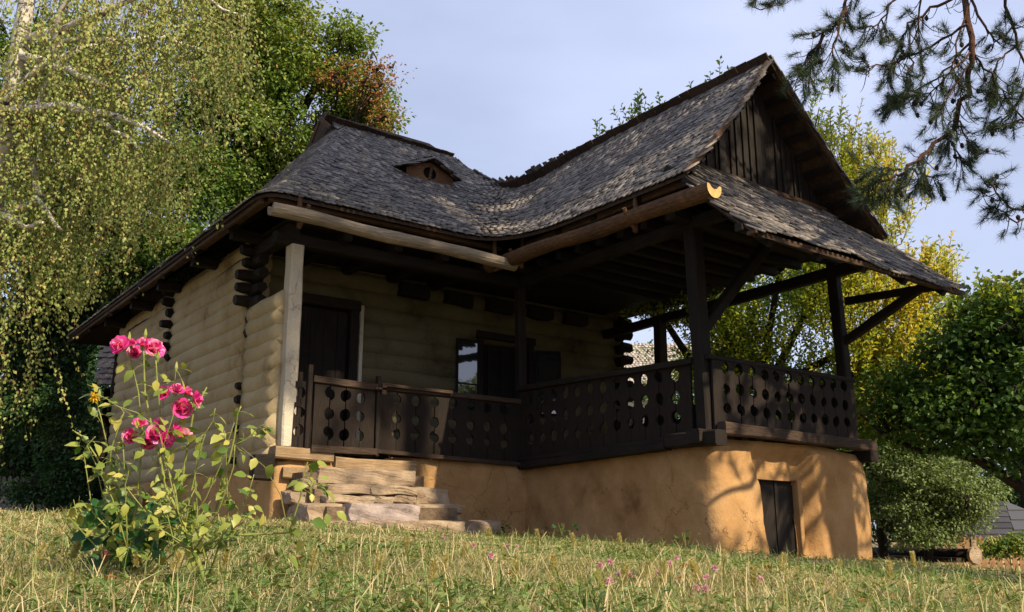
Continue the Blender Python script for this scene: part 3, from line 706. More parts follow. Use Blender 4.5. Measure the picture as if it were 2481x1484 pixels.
# wooden gutters: hollowed logs on forked hooks
def gutter(p0, p1, r, mat, endmat):
    mb = MB(); p0, p1 = Vector(p0), Vector(p1); d = (p1 - p0).normalized(); sd = d.cross(Vector((0, 0, 1))).normalized(); up = sd.cross(d)
    n, m_ = 16, 9; prof_ = [(math.cos(t) * 1.0, math.sin(t)) for t in [math.pi + math.pi * i / (m_ - 1) for i in range(m_)]]
    prof_ = [(-.98, .30)] + prof_ + [(.98, .30)] + [(.70, .28), (.35, -.05), (0, -.18), (-.35, -.05), (-.70, .28)]; L = len(prof_)
    for i in range(n + 1):
        q = p0.lerp(p1, i / n); q = q + sd * .008 * math.sin(i) + up * .01 * math.sin(i * .7); rr = r * (1 + .06 * math.sin(i * 1.1) + random.uniform(-.03, .03))
        for a, b in prof_: mb.v.append(tuple(q + sd * a * rr + up * b * rr))
    for i in range(n):
        for j in range(L):
            a = i * L + j; b = i * L + (j + 1) % L; mb.f.append((a, b, b + L, a + L))
    mb.f.append(tuple(range(L)))
    mb.f.append(tuple(n * L + j for j in range(L - 1, -1, -1)))
    g = mb.build('gutter', mat, house); g.data.materials.append(M[endmat])
    g.data.polygons[len(g.data.polygons) - 2].material_index = 1; g.data.polygons[len(g.data.polygons) - 1].material_index = 1
    return g
g1 = gutter((3.72, 9.70, 3.62), (7.30, 9.70, 3.55), .10, 'gutter_grey', 'gutter_grey')
g2 = gutter((7.22, 6.02, 3.53), (7.18, 10.15, 3.62), .115, 'gutter_brown', 'fresh')
tag(g1, 'grey hollowed log gutter'); tag(g2, 'brown hollowed log gutter with pale cut end')
def hook(p, along, g, fork=.22):
    p = Vector(p); a = Vector(along)
    MB().tube([p + Vector((0, 0, .30)), p + Vector((0, 0, .05)), p + Vector((0, 0, -.14)) + a * .02], [.028, .032, .03], 7, .12).build('hook', 'gutter_brown', g)
    MB().tube([p + Vector((0, 0, -.13)), p + a * .14 + Vector((0, 0, -.02)), p + a * fork + Vector((0, 0, .10))], [.03, .024, .026], 7, .12).build('hook', 'gutter_brown', g)
hook((4.12, 9.80, 3.60), (.1, -1, 0), g1); hook((7.02, 9.80, 3.56), (.5, -.8, 0), g1, .34)
hook((7.30, 7.3, 3.52), (-1, -.2, 0), g2, .24); hook((7.32, 9.55, 3.60), (-1, 0, 0), g2)

# ---- ochre clay base
def surface(name, path, z0f, z1f, mat, hole=None, nz_=26, ds_=.07, bulge=None, parent=house):
    """a clay wall skin along a plan path, uneven, open where hole(s, z) is true"""
    P_ = [Vector((a, b, 0)) for a, b in path]; segs = []; s = 0
    pts = []
    for i in range(len(P_) - 1):
        L = (P_[i + 1] - P_[i]).length; n = max(1, int(L / ds_))
        for k_ in range(n): pts.append((P_[i].lerp(P_[i + 1], k_ / n), s + L * k_ / n))
        s += L
    pts.append((P_[-1], s)); n = len(pts)
    V_ = []
    for i, (p, ss) in enumerate(pts):
        a = pts[max(0, i - 2)][0]; b = pts[min(n - 1, i + 2)][0]; d = (b - a).normalized(); nn = Vector((d.y, -d.x, 0))
        for j in range(nz_ + 1):
            z0, z1 = z0f(p), z1f(p); z = z0 + (z1 - z0) * j / nz_
            o = .022 * math.sin(ss * 2.1 + z * 3) + .014 * math.sin(ss * 5.3 - z * 4 + 1) + .008 * math.sin(ss * 13 + z * 9) + random.uniform(-.004, .004)
            o += .07 * (1 - j / nz_) ** 1.5 - (.05 * max(0, (j / nz_ - .9) / .1) ** 2)
            if bulge: o += bulge(p, z)
            V_.append(p + nn * o + Vector((0, 0, z)))
    F_ = []
    for i in range(n - 1):
        for j in range(nz_):
            a = i * (nz_ + 1) + j; c = (pts[i][0] + pts[i + 1][0]) / 2; zc = (V_[a].z + V_[a + 1].z) / 2
            if hole and hole(c, zc): continue
            F_.append((a, a + nz_ + 1, a + nz_ + 2, a + 1))
    mb = MB(); mb.v = [tuple(v) for v in V_]; mb.f = F_
    return mb.build(name, mat, parent, smooth=True)
def rnd_corner(c, a, b, r=.16, n=4):
    c, a, b = Vector((*c, 0)), Vector((*a, 0)), Vector((*b, 0)); p = c + (a - c).normalized() * r; q = c + (b - c).normalized() * r
    return [tuple((p * (1 - t) ** 2 + c * 2 * t * (1 - t) + q * t * t).xy) for t in [i / n for i in range(n + 1)]]
DL, DR, DT = 8.86, 9.60, .52
def recess(p, z):
    """the shallow niche round the cellar opening"""
    if p.y > 7.1 or p.x < 8.4 or p.x > 10.6: return 0
    sst = lambda t: (lambda c: c * c * (3 - 2 * c))(min(1, max(0, t)))
    rr = 9.80 + max(0, .5 - z) * .14; l_ = 8.78 - max(0, z - .45) * .30
    return -(.11 + .06 * sst((p.x - 9.4) * 4)) * sst((p.x - l_) / .10) * sst((rr - p.x) / .06) * sst((.98 - z) / .22)
p_left = rnd_corner((8.02, 6.90), (8.02, 8), (9, 6.90)); p_right = rnd_corner((11.02, 6.90), (10, 6.90), (11.02, 8))
path = [(8.05, 10.45)] + p_left + p_right + [(11.06, 11.9)]
zf0 = lambda p: gz1(p.x, p.y) - .15
surface('foundation', path, zf0, lambda p: .97 - .08 * max(0, (p.x - 10)) , 'orange', hole=lambda c, z: c.y < 7.1 and DL < c.x < DR and z < DT, nz_=34, ds_=.055, bulge=recess)
surface('foundation', [(4.25, 18.6), (4.25, 10.62)] + rnd_corner((4.25, 10.42), (4.25, 11), (5, 10.42), .1, 3) + [(8.1, 10.42)], zf0, lambda p: .74 + .10 * min(1, max(0, (p.x - 5.6) * 4)) + (.02 if p.x > 4.4 else 0), 'orange', nz_=14, ds_=.09)
MB().box(4.4, 8.2, 10.5, 11.8, -.4, .72).build('foundation_core', 'orange', house)
cel = MB().box(DL - .3, DR + .3, 8.00, 8.04, -.8, .75).box(DL - .3, DR + .3, 7.17, 8.0, .62, .66).box(DL - .34, DL - .3, 7.17, 8.0, -.8, .7).box(DR + .3, DR + .34, 7.17, 8.0, -.8, .7).build('cellar_room', 'black', house)
MB().box(DL + .005, DL + .37, 7.035, 7.06, -.62, DT - .005).build('plank', 'dark_z', cel)
MB().box(DL + .385, DR - .005, 7.045, 7.07, -.62, DT - .005).build('plank', 'dark_z', cel)
MB().box(DL + .355, DL + .40, 7.02, 7.033, -.62, DT - .01).build('cover_strip', 'dark_z', cel)
MB().add([(DL, 6.97, -.6), (DL, 7.17, -.6), (DL, 7.17, DT), (DL, 6.97, DT)], [(0, 1, 2, 3)]).add([(DR, 6.97, -.6), (DR, 7.17, -.6), (DR, 7.17, DT), (DR, 6.97, DT)], [(0, 3, 2, 1)]).add([(DL, 6.97, DT), (DR, 6.97, DT), (DR, 7.17, DT), (DL, 7.17, DT)], [(0, 1, 2, 3)]).build('jamb', 'orange', cel)
MB().add([(DL - .3, 7.17, -.8), (DL, 7.17, -.8), (DL, 7.17, .62), (DL - .3, 7.17, .62)], [(0, 1, 2, 3)]).add([(DR, 7.17, -.8), (DR + .3, 7.17, -.8), (DR + .3, 7.17, .62), (DR, 7.17, .62)], [(0, 1, 2, 3)]).add([(DL, 7.17, DT), (DR, 7.17, DT), (DR, 7.17, .62), (DL, 7.17, .62)], [(0, 1, 2, 3)]).build('inner_face', 'orange', cel)
MB().beam((DR + .045, 6.99, -.6), (DR + .03, 6.99, DT + .02), .075, .06, 5, .08, (0, 1, 0)).build('clay_edge', 'orange', cel)
# sill timbers
MB().beam((4.22, 10.44, .84), (4.98, 10.44, .82), .22, .15, 3, .08).build('sill_timber', 'sill', house)
MB().beam((5.00, 10.43, .73), (6.15, 10.43, .71), .22, .18, 4, .10).build('sill_timber', 'sill', house)
MB().beam((4.35, 10.44, .60), (4.85, 10.38, .59), .18, .14, 3, .12).build('sill_timber', 'sill', house)
MB().beam((3.98, 10.42, .66), (4.22, 10.42, .66), .16, .30, 1, .05).build('beam_end', 'dark_x', house)
MB().beam((7.78, 7.0, .98), (8.12, 7.0, .97), .20, .16, 1, .04).build('beam_end', 'dark_x', house)
MB().beam((7.94, 6.72, .95), (7.94, 7.5, .96), .20, .17, 2, .04).build('beam_end', 'dark_y', house)
MB().beam((8.02, 6.78, 1.06), (11.05, 6.80, 1.01), .13, .14, 10, .08).build('sill_beam', 'rail_x', house)
MB().beam((10.98, 6.74, .88), (10.98, 7.3, .88), .18, .16, 1, .06).build('beam_end', 'dark_y', house)
MB().beam((7.90, 7.5, .90), (7.94, 10.4, .82), .14, .10, 6, .1).build('sill_beam', 'dark_y', house)

# ---- pierced board railings
def board_mesh(w, H, holes, left=True, right=True, t=.028, r=(.067, .082), gap=.006):
    """upright board whose edges are bitten by half round holes; neighbours make full circles"""
    L, Rr = [], []
    def side(sgn, on):
        x = sgn * (w / 2 - gap); pts = [(x, 0)]
        if on:
            for h in holes:
                hc = h * H + random.uniform(-.016, .016); rx = r[0] * random.uniform(.85, 1.10); rh = r[1] * random.uniform(.86, 1.14)
                for k_ in range(7):
                    t_ = -math.pi / 2 + math.pi * k_ / 6; pts.append((x - sgn * (rx * math.cos(t_) - gap * 0), hc + rh * math.sin(t_)))
        pts.append((x, H)); return pts
    a = side(1, right); b = side(-1, left); o = a + b[::-1]; n = len(o)
    # faces as horizontal strips so the outline stays clean
    v = [(x, -t / 2, z) for x, z in o] + [(x, t / 2, z) for x, z in o]
    bm = bmesh.new(); vs = [bm.verts.new(q) for q in v]
    bm.faces.new(vs[:n]); bm.faces.new(vs[n:][::-1])
    for i in range(n): bm.faces.new((vs[i], vs[i + n], vs[(i + 1) % n + n], vs[(i + 1) % n]))
    bmesh.ops.recalc_face_normals(bm, faces=bm.faces); bmesh.ops.triangulate(bm, faces=[f for f in bm.faces if len(f.verts) > 4])
    me = bpy.data.meshes.new('board'); bm.to_mesh(me); bm.free(); me.materials.append(M['rail_z']); return me
def board_row(parent, p0, p1, n, H0, H1, holes=(.30, .58, .88), first_left=False, last_right=False, wob=.006):
    p0, p1 = Vector(p0), Vector(p1); d = (p1 - p0); L = Vector((d.x, d.y, 0)).length; w = L / n; u = Vector((d.x, d.y, 0)).normalized(); nn = Vector((-u.y, u.x, 0))
    for i in range(n):
        me = board_mesh(w, 1.0, holes, left=(i > 0 or first_left), right=(i < n - 1 or last_right))
        c = p0.lerp(p1, (i + .5) / n); H = H0 + (H1 - H0) * (i + .5) / n
        m = Matrix.Identity(4)
        for k_, ax in enumerate((u, nn, Vector((0, 0, H)))):
            for q in range(3): m[q][k_] = ax[q]
        c = c + nn * random.uniform(-wob, wob) + Vector((0, 0, random.uniform(-.006, .006)))
        m.translation = c; m = m @ Matrix.Rotation(R(random.uniform(-.6, .6)), 4, 'Y')
        inst('board', me, m, parent)
# hole radii are given for unit height boards
rl1 = MB().beam((7.93, 7.06, 1.86), (7.93, 10.46, 1.93), .10, .075, 6, .05).build('railing', 'dark_y', house)
MB().beam((7.90, 7.1, .985), (7.90, 10.4, .90), .06, .06, 5, .1).build('bottom_rail', 'dark_y', rl1)
board_row(rl1, (7.94, 7.12, .97), (7.94, 10.42, .88), 13, .87, 1.0)
rl2 = MB().beam((7.95, 6.90, 1.89), (10.86, 6.90, 1.88), .12, .055, 8, .06).build('railing', 'dark_x', house)
board_row(rl2, (8.0, 6.87, 1.06), (10.84, 6.87, 1.05), 12, .82, .83)
rl3 = MB().beam((5.60, 10.42, 1.75), (8.0, 10.42, 1.74), .07, .07, 8, .06).build('railing', 'rail_x', house)
tag(MB().beam((5.62, 10.37, 1.775), (6.72, 10.37, 1.765), .05, .045, 3, .06).build('top_board', 'rail_x', rl3), 'reddish worn hand board')
MB().beam((5.58, 10.36, .91), (8.0, 10.36, .83), .07, .055, 6, .08).build('bottom_rail', 'rail_x', rl3)
board_row(rl3, (5.60, 10.43, .90), (7.94, 10.43, .83), 8, .85, .89, holes=(.32, .56, .86))
rl4 = MB().beam((4.52, 10.42, .90), (4.52, 10.42, 1.84), .05, .05, 2, .06, (0, 1, 0)).build('railing', 'rail_z', house)
board_row(rl4, (4.43, 10.40, .86), (4.60, 10.40, .86), 2, .86, .86, holes=(.30, .56, .84))
MB().beam((4.62, 10.36, .88), (4.62, 10.36, 1.93), .06, .05, 3, .08, (0, 1, 0)).build('newel', 'rail_z', rl4)
gate = MB().beam((4.66, 10.35, 1.76), (5.55, 10.35, 1.73), .05, .085, 4, .05).build('gate', 'rail_x', house)
MB().beam((4.66, 10.31, .90), (5.56, 10.31, .90), .03, .085, 3, .06).build('bottom_rail', 'rail_x', gate)
board_row(gate, (4.68, 10.37, .84), (5.54, 10.37, .84), 4, .90, .87, holes=(.30, .56, .84))
MB().beam((5.58, 10.37, .85), (5.58, 10.37, 1.88), .06, .07, 3, .08, (0, 1, 0)).build('newel', 'rail_z', gate)
MB().box(5.50, 5.66, 10.29, 10.315, 1.70, 1.725).box(5.60, 5.66, 10.29, 10.315, 1.64, 1.76).build('hinge', 'iron', gate)
rl5 = MB().beam((10.88, 7.1, 1.86), (10.88, 11.7, 1.80), .08, .06, 6, .05).build('railing', 'dark_y', house)
board_row(rl5, (10.88, 7.12, 1.0), (10.88, 11.7, .95), 17, .85, .85)

# ================================================================ stone steps
steps = thing('stone_steps', 'rough tan and grey stone steps below the wooden gate', 'steps', (5.4, 9.9, .05))
def stone(x0, x1, y0, y1, z0, z1, mat, rb=.35, seed=0):
    mb = MB(); cx_, cy_, cz_ = (x0 + x1) / 2, (y0 + y1) / 2, (z0 + z1) / 2; hx, hy, hz = (x1 - x0) / 2, (y1 - y0) / 2, (z1 - z0) / 2
    bm = bmesh.new(); bmesh.ops.create_cube(bm, size=2)
    bmesh.ops.subdivide_edges(bm, edges=bm.edges[:], cuts=6, use_grid_fill=True); ph = random.uniform(0, 9)
    r = min(hy, hz) * rb * .6
    for v in bm.verts:
        c = v.co.copy(); p = Vector((c.x * hx, c.y * hy, c.z * hz))
        q = Vector((max(-hx + r, min(hx - r, p.x)), max(-hy + r, min(hy - r, p.y)), max(-hz + r, min(hz - r, p.z))))
        d = p - q
        if d.length > r: p = q + d.normalized() * r
        a = Vector((math.sin(p.z * 25 + ph + p.y * 17), math.sin(p.x * 9 + ph * 2 + p.z * 30), math.sin(p.x * 11 + p.y * 13 + ph * 3)))
        p += a * .013 + Vector([random.uniform(-.0035, .0035) for _ in range(3)])
        v.co = Vector((cx_, cy_, cz_)) + p
    me = bpy.data.meshes.new('stone'); bm.to_mesh(me); bm.free(); me.materials.append(M[mat])
    return put(bpy.data.objects.new('stone', me), steps)
MB().box(4.45, 6.1, 10.04, 10.44, -.1, .60).box(4.5, 6.3, 9.80, 10.1, -.12, .40).box(4.55, 6.3, 9.56, 9.9, -.14, .20).build('mortar', 'earth', steps)
stone(4.62, 5.95, 9.98, 10.36, .46, .66, 'stone_c', .45)
stone(4.62, 5.40, 9.72, 10.1, .345, .455, 'stone_c', .4); stone(5.18, 5.82, 9.70, 10.1, .345, .455, 'stone_a', .9); stone(5.84, 6.32, 9.78, 10.2, .245, .445, 'stone_a', .3)
stone(4.58, 5.20, 9.66, 10.0, .235, .33, 'stone_a', .7); stone(5.22, 5.50, 9.72, 10.0, .25, .34, 'stone_a', .8); stone(5.52, 5.82, 9.74, 10.0, .25, .34, 'stone_c', .6)
stone(4.78, 5.70, 9.45, 9.95, .03, .235, 'stone_b', .18); stone(5.72, 6.45, 9.62, 10.1, .135, .245, 'stone_a', .5); stone(5.72, 6.42, 9.64, 10.1, .04, .125, 'stone_c', .6); stone(4.35, 4.80, 9.62, 10.2, .03, .23, 'stone_c', .3)
stone(4.30, 5.30, 9.18, 9.7, -.14, .035, 'stone_a', .25); stone(5.30, 6.20, 9.20, 9.7, -.14, .04, 'stone_a', .25); stone(6.22, 6.82, 9.36, 9.9, -.13, .045, 'stone_c', .3)
stone(4.42, 4.62, 9.98, 10.3, .40, .52, 'stone_c', .5); stone(4.30, 4.60, 9.99, 10.3, .24, .38, 'stone_c', .6)

# ================================================================ plants
def proj(P):
    P = np.asarray(P, float); c = P @ RW
    z = np.where(c[..., 2] > .1, c[..., 2], np.nan)
    return CX + F_PX * c[..., 0] / z, CY + F_PX * c[..., 1] / z
def unit(v): return v / (np.linalg.norm(v, axis=-1, keepdims=True) + 1e-9)
def leaf_cards(P, D, L, W, up=0.6, hint=None):
    """one bent diamond per leaf: base P, pointing D, length L, width W"""
    n = len(P); D = unit(D); rv = rng.normal(size=(n, 3)); rv[:, 2] += up * 2
    if hint is not None: rv += hint
    S = unit(np.cross(D, rv)); N = np.cross(S, D)
    L = np.broadcast_to(L, n)[:, None]; W = np.broadcast_to(W, n)[:, None]
    f = rng.uniform(.05, .28, (n, 1))
    a = P; b = P + D * L * .45 + S * W * .5 + N * W * f; c = P + D * L - N * L * .08; d = P + D * L * .45 - S * W * .5 + N * W * f
    V = np.stack([a, b, c, d], 1).reshape(-1, 3); k = np.arange(n)[:, None] * 4
    F = np.concatenate([k + [0, 1, 2], k + [0, 2, 3]], 0)
    return V, F
def leaves(name, P, D, L, W, mat, parent, colr, up=.6, hint=None):
    V, F = leaf_cards(P, D, L, W, up, hint)
    return tag(big_mesh(name, V, F, mat, parent, np.repeat(np.clip(colr, 0, 1), 4)), kind='stuff')
def np_tubes(name, lines, rad0, rad1, mat, parent, sides=4, stuff=True):
    """many thin twigs as one mesh; lines (n, k, 3)"""
    n, k, _ = lines.shape; d = unit(np.gradient(lines, axis=1)); ref = np.array([.31, .52, .79]); a = unit(np.cross(d, ref)); b = np.cross(a, d)
    r = (np.linspace(0, 1, k)[None, :, None]); r = np.reshape(rad0, (-1, 1, 1)) * (1 - r) + np.reshape(rad1, (-1, 1, 1)) * r
    rings = [lines + (a * math.cos(t) + b * math.sin(t)) * r for t in [2 * math.pi * j / sides for j in range(sides)]]
    V = np.stack(rings, 2).reshape(-1, 3)
    I, K, J = np.meshgrid(np.arange(n), np.arange(k - 1), np.arange(sides), indexing='ij'); J2 = (J + 1) % sides
    A = (I * k + K) * sides; F = np.stack([A + J, A + J2, A + sides + J2, A + sides + J], -1).reshape(-1, 4)
    o = big_mesh(name, V, F, mat, parent, smooth=True)
    return tag(o, kind='stuff') if stuff else o
def limb(mb, p0, p1, r0, r1, n=7, wob=.06, arch=.0, sides=7):
    p0, p1 = np.array(p0, float), np.array(p1, float); L = np.linalg.norm(p1 - p0); pts = []
    for i in range(n + 1):
        t = i / n; q = p0 + (p1 - p0) * t + np.array([0, 0, arch * L * math.sin(math.pi * t)])
        if 0 < i: q = q + rng.normal(size=3) * wob * L * .25 * (1 if i < n else .3)
        pts.append(q)
    mb.tube(pts, [r0 + (r1 - r0) * (i / n) ** .8 for i in range(n + 1)], sides, .08)
    return pts
def in_ell(n, c, r, shell=.45, gaps=1.0, seed=0):
    """points in an ellipsoid, biased to its outside, with noise-made gaps"""
    out_ = []; c, r = np.array(c), np.array(r); ph = rng.uniform(0, 6, 6)
    while len(out_) < n:
        u = unit(rng.normal(size=3)) * rng.uniform(0, 1) ** shell
        p = c + u * r; q = p * (2.2 / gaps)
        g = math.sin(q[0] + ph[0]) * math.sin(q[1] + ph[1]) + math.sin(q[2] * 1.3 + ph[2] + q[0] * .7) * .8 + rng.normal() * .35
        lump = 1 + .30 * math.sin(3 * u[0] * 2 + ph[3]) * math.sin(3 * u[2] * 2 + ph[4])
        if g > -.35: out_.append(c + (p - c) * lump)
    return np.array(out_)
def broad_tree(name, label, cat, base, trunk_top, r0, ells, ncl, nper, L, cl_r, leafmat, barkmat, group=None, colfun=None, stems=None, keep=None, shell=.45, aspect=.62, flat=.55):
    base = np.array(base, float); t = thing(name, label, cat, tuple(base), group)
    mb = MB(); tops = limb(mb, base + [0, 0, -.2], trunk_top, r0, r0 * .45, 9, .04); tr = mb.build('trunk', barkmat, t, smooth=True)
    mb = MB(); sk = [p for p in tops[3:]]
    cents = []
    tot = sum(e[2] for e in ells)
    for c, r, w in ells:
        c = np.array(c, float); s = tops[min(len(tops) - 1, 4 + rng.integers(0, 5))]
        sk += limb(mb, s, c, r0 * .42, r0 * .14, 7, .07, .05)
        for _ in range(5):
            q = c + unit(rng.normal(size=3)) * np.array(r) * .75; sk += limb(mb, c + (np.array(s) - c) * rng.uniform(0, .5), q, r0 * .13, r0 * .04, 5, .1)
        cents.append(in_ell(max(3, int(ncl * w / tot)), c, r, shell))
    mb.build('branches', barkmat, t, smooth=True)
    C = np.concatenate(cents)
    if keep is not None: C = C[keep(C)]
    sk = np.array(sk); j = np.argmin(((C[:, None] - sk[None]) ** 2).sum(-1), 1) if len(C) * len(sk) < 4e6 else np.zeros(len(C), int)
    A = sk[j]; tt = np.linspace(0, 1, 5)[None, :, None]; ln = A[:, None] * (1 - tt) + C[:, None] * tt
    ln[:, 1:4] += rng.normal(size=(len(C), 3, 3)) * .05; ln[:, 1:4, 2] += .06
    np_tubes('twigs', ln, .018 + rng.random(len(C)) * .012, .004, barkmat, t)
    n = len(C) * nper; ci = np.repeat(np.arange(len(C)), nper)
    off = np.clip(rng.normal(size=(n, 3)), -1.5, 1.5) * cl_r * np.array([1, 1, flat]) * np.repeat(rng.uniform(.6, 1.3, len(C)), nper)[:, None]
    P = C[ci] + off; D = unit(off) + rng.normal(size=(n, 3)) * .6 + np.array([0, 0, -.45])
    cc = rng.random(n) * .45 + np.repeat(rng.random(len(C)), nper) * .4
    if colfun is not None: cc = colfun(P, cc)
    leaves('foliage', P, D, L * rng.uniform(.65, 1.25, n), L * aspect * rng.uniform(.7, 1.2, n), leafmat, t, cc)
    return t
def shoot_leaves(starts, dirs, length, k, L, droop=0.0):
    """leafy shoots: returns twig lines, leaf places, leaf directions"""
    n = len(starts); tt = np.linspace(0, 1, 6)[None, :, None]; Ls = np.broadcast_to(length, n)[:, None, None]
    ln = starts[:, None] + dirs[:, None] * Ls * tt + np.array([0, 0, -1.0]) * droop * Ls * tt ** 2 + rng.normal(size=(n, 1, 3)) * .12 * Ls * tt ** 2
    u = (np.arange(k) + .7) / (k + .3); u = u[None, :, None]; u = np.broadcast_to(u, (n, k, 1))
    P = starts[:, None] + dirs[:, None] * Ls * u + np.array([0, 0, -1.0]) * droop * Ls * u ** 2 + (ln[:, -1:] - (starts + dirs * Ls[:, 0] + np.array([0, 0, -1.0]) * droop * Ls[:, 0])[:, None]) * u ** 2
    sd = unit(np.cross(dirs, rng.normal(size=(n, 3)))); ang = np.arange(k) * 2.4
    s2 = np.cross(dirs, sd); D = sd[:, None] * np.cos(ang)[None, :, None] + s2[:, None] * np.sin(ang)[None, :, None]
    D = D + dirs[:, None] * .7 + rng.normal(size=(n, k, 3)) * .25
    return ln, P.reshape(-1, 3), D.reshape(-1, 3)

# ---- weeping birch, left
def P3(px, py, d): return at(px, py, d)
bx = P3(-95, 1250, 11.5); bx[2] = gz1(bx[0], bx[1])
birch = thing('birch_tree', 'weeping birch with white limbs and hanging twigs at the left edge', 'tree', tuple(bx))
mb = MB(); main = [bx + [0, 0, -.2], P3(-90, 900, 11.5), P3(-60, 640, 11.4), P3(-5, 420, 11.3), P3(28, 240, 11.2), P3(50, 100, 11.2), P3(75, -60, 11.2), P3(95, -300, 11.2)]
mb.tube(main, [.26, .21, .18, .15, .13, .11, .085, .05], 9, .05)
mb.build('trunk', 'birch_bark', birch, smooth=True)
mb = MB(); limbs = []
L_ = [[(-5, 420, 11.3), (10, 250, 11.0), (120, 155, 10.8), (150, 20, 10.6), (230, -60, 10.5)],
      [(10, 330, 11.3), (90, 250, 11.0), (150, 100, 10.9), (260, 100, 10.8), (330, 130, 10.6)],
      [(-10, 262, 11.2), (60, 265, 10.8), (150, 250, 10.6), (240, 290, 10.5), (310, 330, 10.3), (330, 360, 10.2)],
      [(55, 135, 11.2), (130, 160, 10.8), (220, 195, 10.5), (300, 240, 10.3)],
      [(50, 100, 11.2), (200, 60, 10.8), (330, -10, 10.5), (420, -60, 10.3)],
      [(75, -60, 11.2), (260, -40, 10.8), (450, -20, 10.4), (590, 40, 10.2)],
      [(28, 200, 11.2), (200, 120, 11.8), (400, 90, 12.2), (520, 130, 12.4)],
      [(-60, 640, 11.4), (20, 520, 11.0), (90, 480, 10.7), (150, 560, 10.5)],
      [(-5, 420, 11.3), (60, 380, 11.8), (130, 400, 12.2), (200, 440, 12.4), (230, 440, 12.4)],
      [(60, 340, 11.3), (82, 420, 11.0), (100, 470, 10.9), (85, 500, 10.8)],
      [(-60, 600, 11.4), (0, 520, 10.9), (60, 550, 10.6), (110, 540, 10.5)],
      [(28, 240, 11.2), (180, 260, 10.6), (330, 300, 10.3), (420, 350, 10.2)],
      [(75, -60, 11.2), (240, -150, 10.8), (400, -160, 10.6), (560, -90, 10.4)]]
for q in L_:
    pts = [P3(*p) for p in q]; fine = []
    for i in range(len(pts) - 1):
        for t in (0, .33, .66): fine.append(pts[i] * (1 - t) + pts[i + 1] * t + rng.normal(size=3) * .02)
    fine.append(pts[-1]); n = len(fine)
    mb.tube(fine, [.050 * (1 - i / n) + .010 for i in range(n)], 6, .08); limbs.append(np.array(fine))
mb.build('limbs', 'birch_bark', birch, smooth=True)
S0 = []
dens = [70, 70, 80, 60, 80, 110, 100, 60, 50, 25, 50, 90, 110]
for q, m_ in zip(limbs, dens):
    for _ in range(m_):
        i = rng.integers(1, len(q)); S0.append(q[i] + rng.normal(size=3) * [.32, .40, .26] + FWD * .25)
for (px, py, d, n_, sx, sz) in ((90, 560, 10.6, 60, .45, .6), (60, 760, 10.6, 18, .3, .3), (330, 20, 10.6, 90, 1.0, .4), (520, 60, 10.6, 70, .5, .35), (380, 380, 11.3, 50, .4, .35)):
    c = P3(px, py, d)
    for _ in range(n_): S0.append(c + rng.normal(size=3) * [sx, .5, sz])
S0 = np.array(S0); sp = proj(S0)
limit_x = 620 - np.clip(sp[1] - 150, 0, 500) * .5
_g = np.sin(sp[0] * .021 + 1) * np.sin(sp[1] * .018 + .5) + .7 * np.sin(sp[0] * .047 + sp[1] * .03) * np.sin(sp[1] * .041 - .4)
S0 = S0[(sp[0] < limit_x) & ((_g > -.62) | (rng.random(len(S0)) < .25))]; n = len(S0)
Ls = rng.uniform(.55, 1.75, n)
sp = proj(S0); eave_py = 825 - (sp[0] - 155) * .765 - 25; room = np.where(sp[0] > 120, (eave_py - sp[1]) / F_PX * 10.6, 9)
Ls = np.minimum(Ls, room); ok_ = Ls > .25; S0, Ls = S0[ok_], Ls[ok_]; n = len(S0)
Dd = unit(np.stack([rng.normal(size=n) * .20 - .02, rng.normal(size=n) * .22, -np.ones(n)], 1))
ln, Pq, Dq = shoot_leaves(S0, Dd, Ls, 34, .05)
np_tubes('hanging_twigs', ln, .0026, .0012, 'brown', birch, 3)
n = len(Pq); Dq = Dq * .7 + np.array([0, 0, -.8])
Pq = Pq + rng.normal(size=(n, 3)) * .03
leaves('foliage', Pq, Dq, rng.uniform(.028, .054, n), rng.uniform(.024, .040, n), 'birch_leaf', birch, rng.random(n) * .58 + np.repeat(rng.random(n // 34), 34) * .34, .5, hint=np.array([.5, -2.0, 1.2]))
# catkins and seed clusters
m_ = rng.random(n) < .13
leaves('catkins', Pq[m_], np.tile([0, 0, -1.0], (m_.sum(), 1)) + rng.normal(size=(m_.sum(), 3)) * .2, .05, .013, 'rust_leaf', birch, rng.random(m_.sum()), .3)

# ---- broadleaved trees behind on the left
def g0(px, d, dz=0):
    q = P3(px, 1272, d); return (q[0], q[1], gz1(q[0], q[1]) + dz)
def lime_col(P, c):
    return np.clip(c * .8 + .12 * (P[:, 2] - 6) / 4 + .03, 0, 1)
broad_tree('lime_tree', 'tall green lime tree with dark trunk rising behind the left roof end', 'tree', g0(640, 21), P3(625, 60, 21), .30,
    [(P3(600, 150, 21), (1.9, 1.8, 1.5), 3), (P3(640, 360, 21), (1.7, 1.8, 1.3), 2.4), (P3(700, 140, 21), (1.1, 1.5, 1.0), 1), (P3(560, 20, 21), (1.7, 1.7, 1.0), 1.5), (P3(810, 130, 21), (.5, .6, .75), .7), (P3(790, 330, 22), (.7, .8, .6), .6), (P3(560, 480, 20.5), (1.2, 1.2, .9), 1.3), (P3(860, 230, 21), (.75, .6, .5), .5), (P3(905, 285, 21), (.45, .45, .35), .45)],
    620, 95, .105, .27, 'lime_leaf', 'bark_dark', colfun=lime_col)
rt_ = broad_tree('cherry_tree', 'thin branched cherry with rust red leaves over the main ridge', 'tree', g0(700, 21.5), P3(740, 330, 21), .14,
    [(P3(900, 170, 20), (.6, .5, .45), 1), (P3(890, 230, 20), (.7, .5, .35), 1.2), (P3(840, 190, 20), (.6, .5, .4), .7), (P3(930, 290, 20), (.3, .3, .25), .5)], 80, 26, .075, .2, 'cherry_leaf', 'bark_dark')
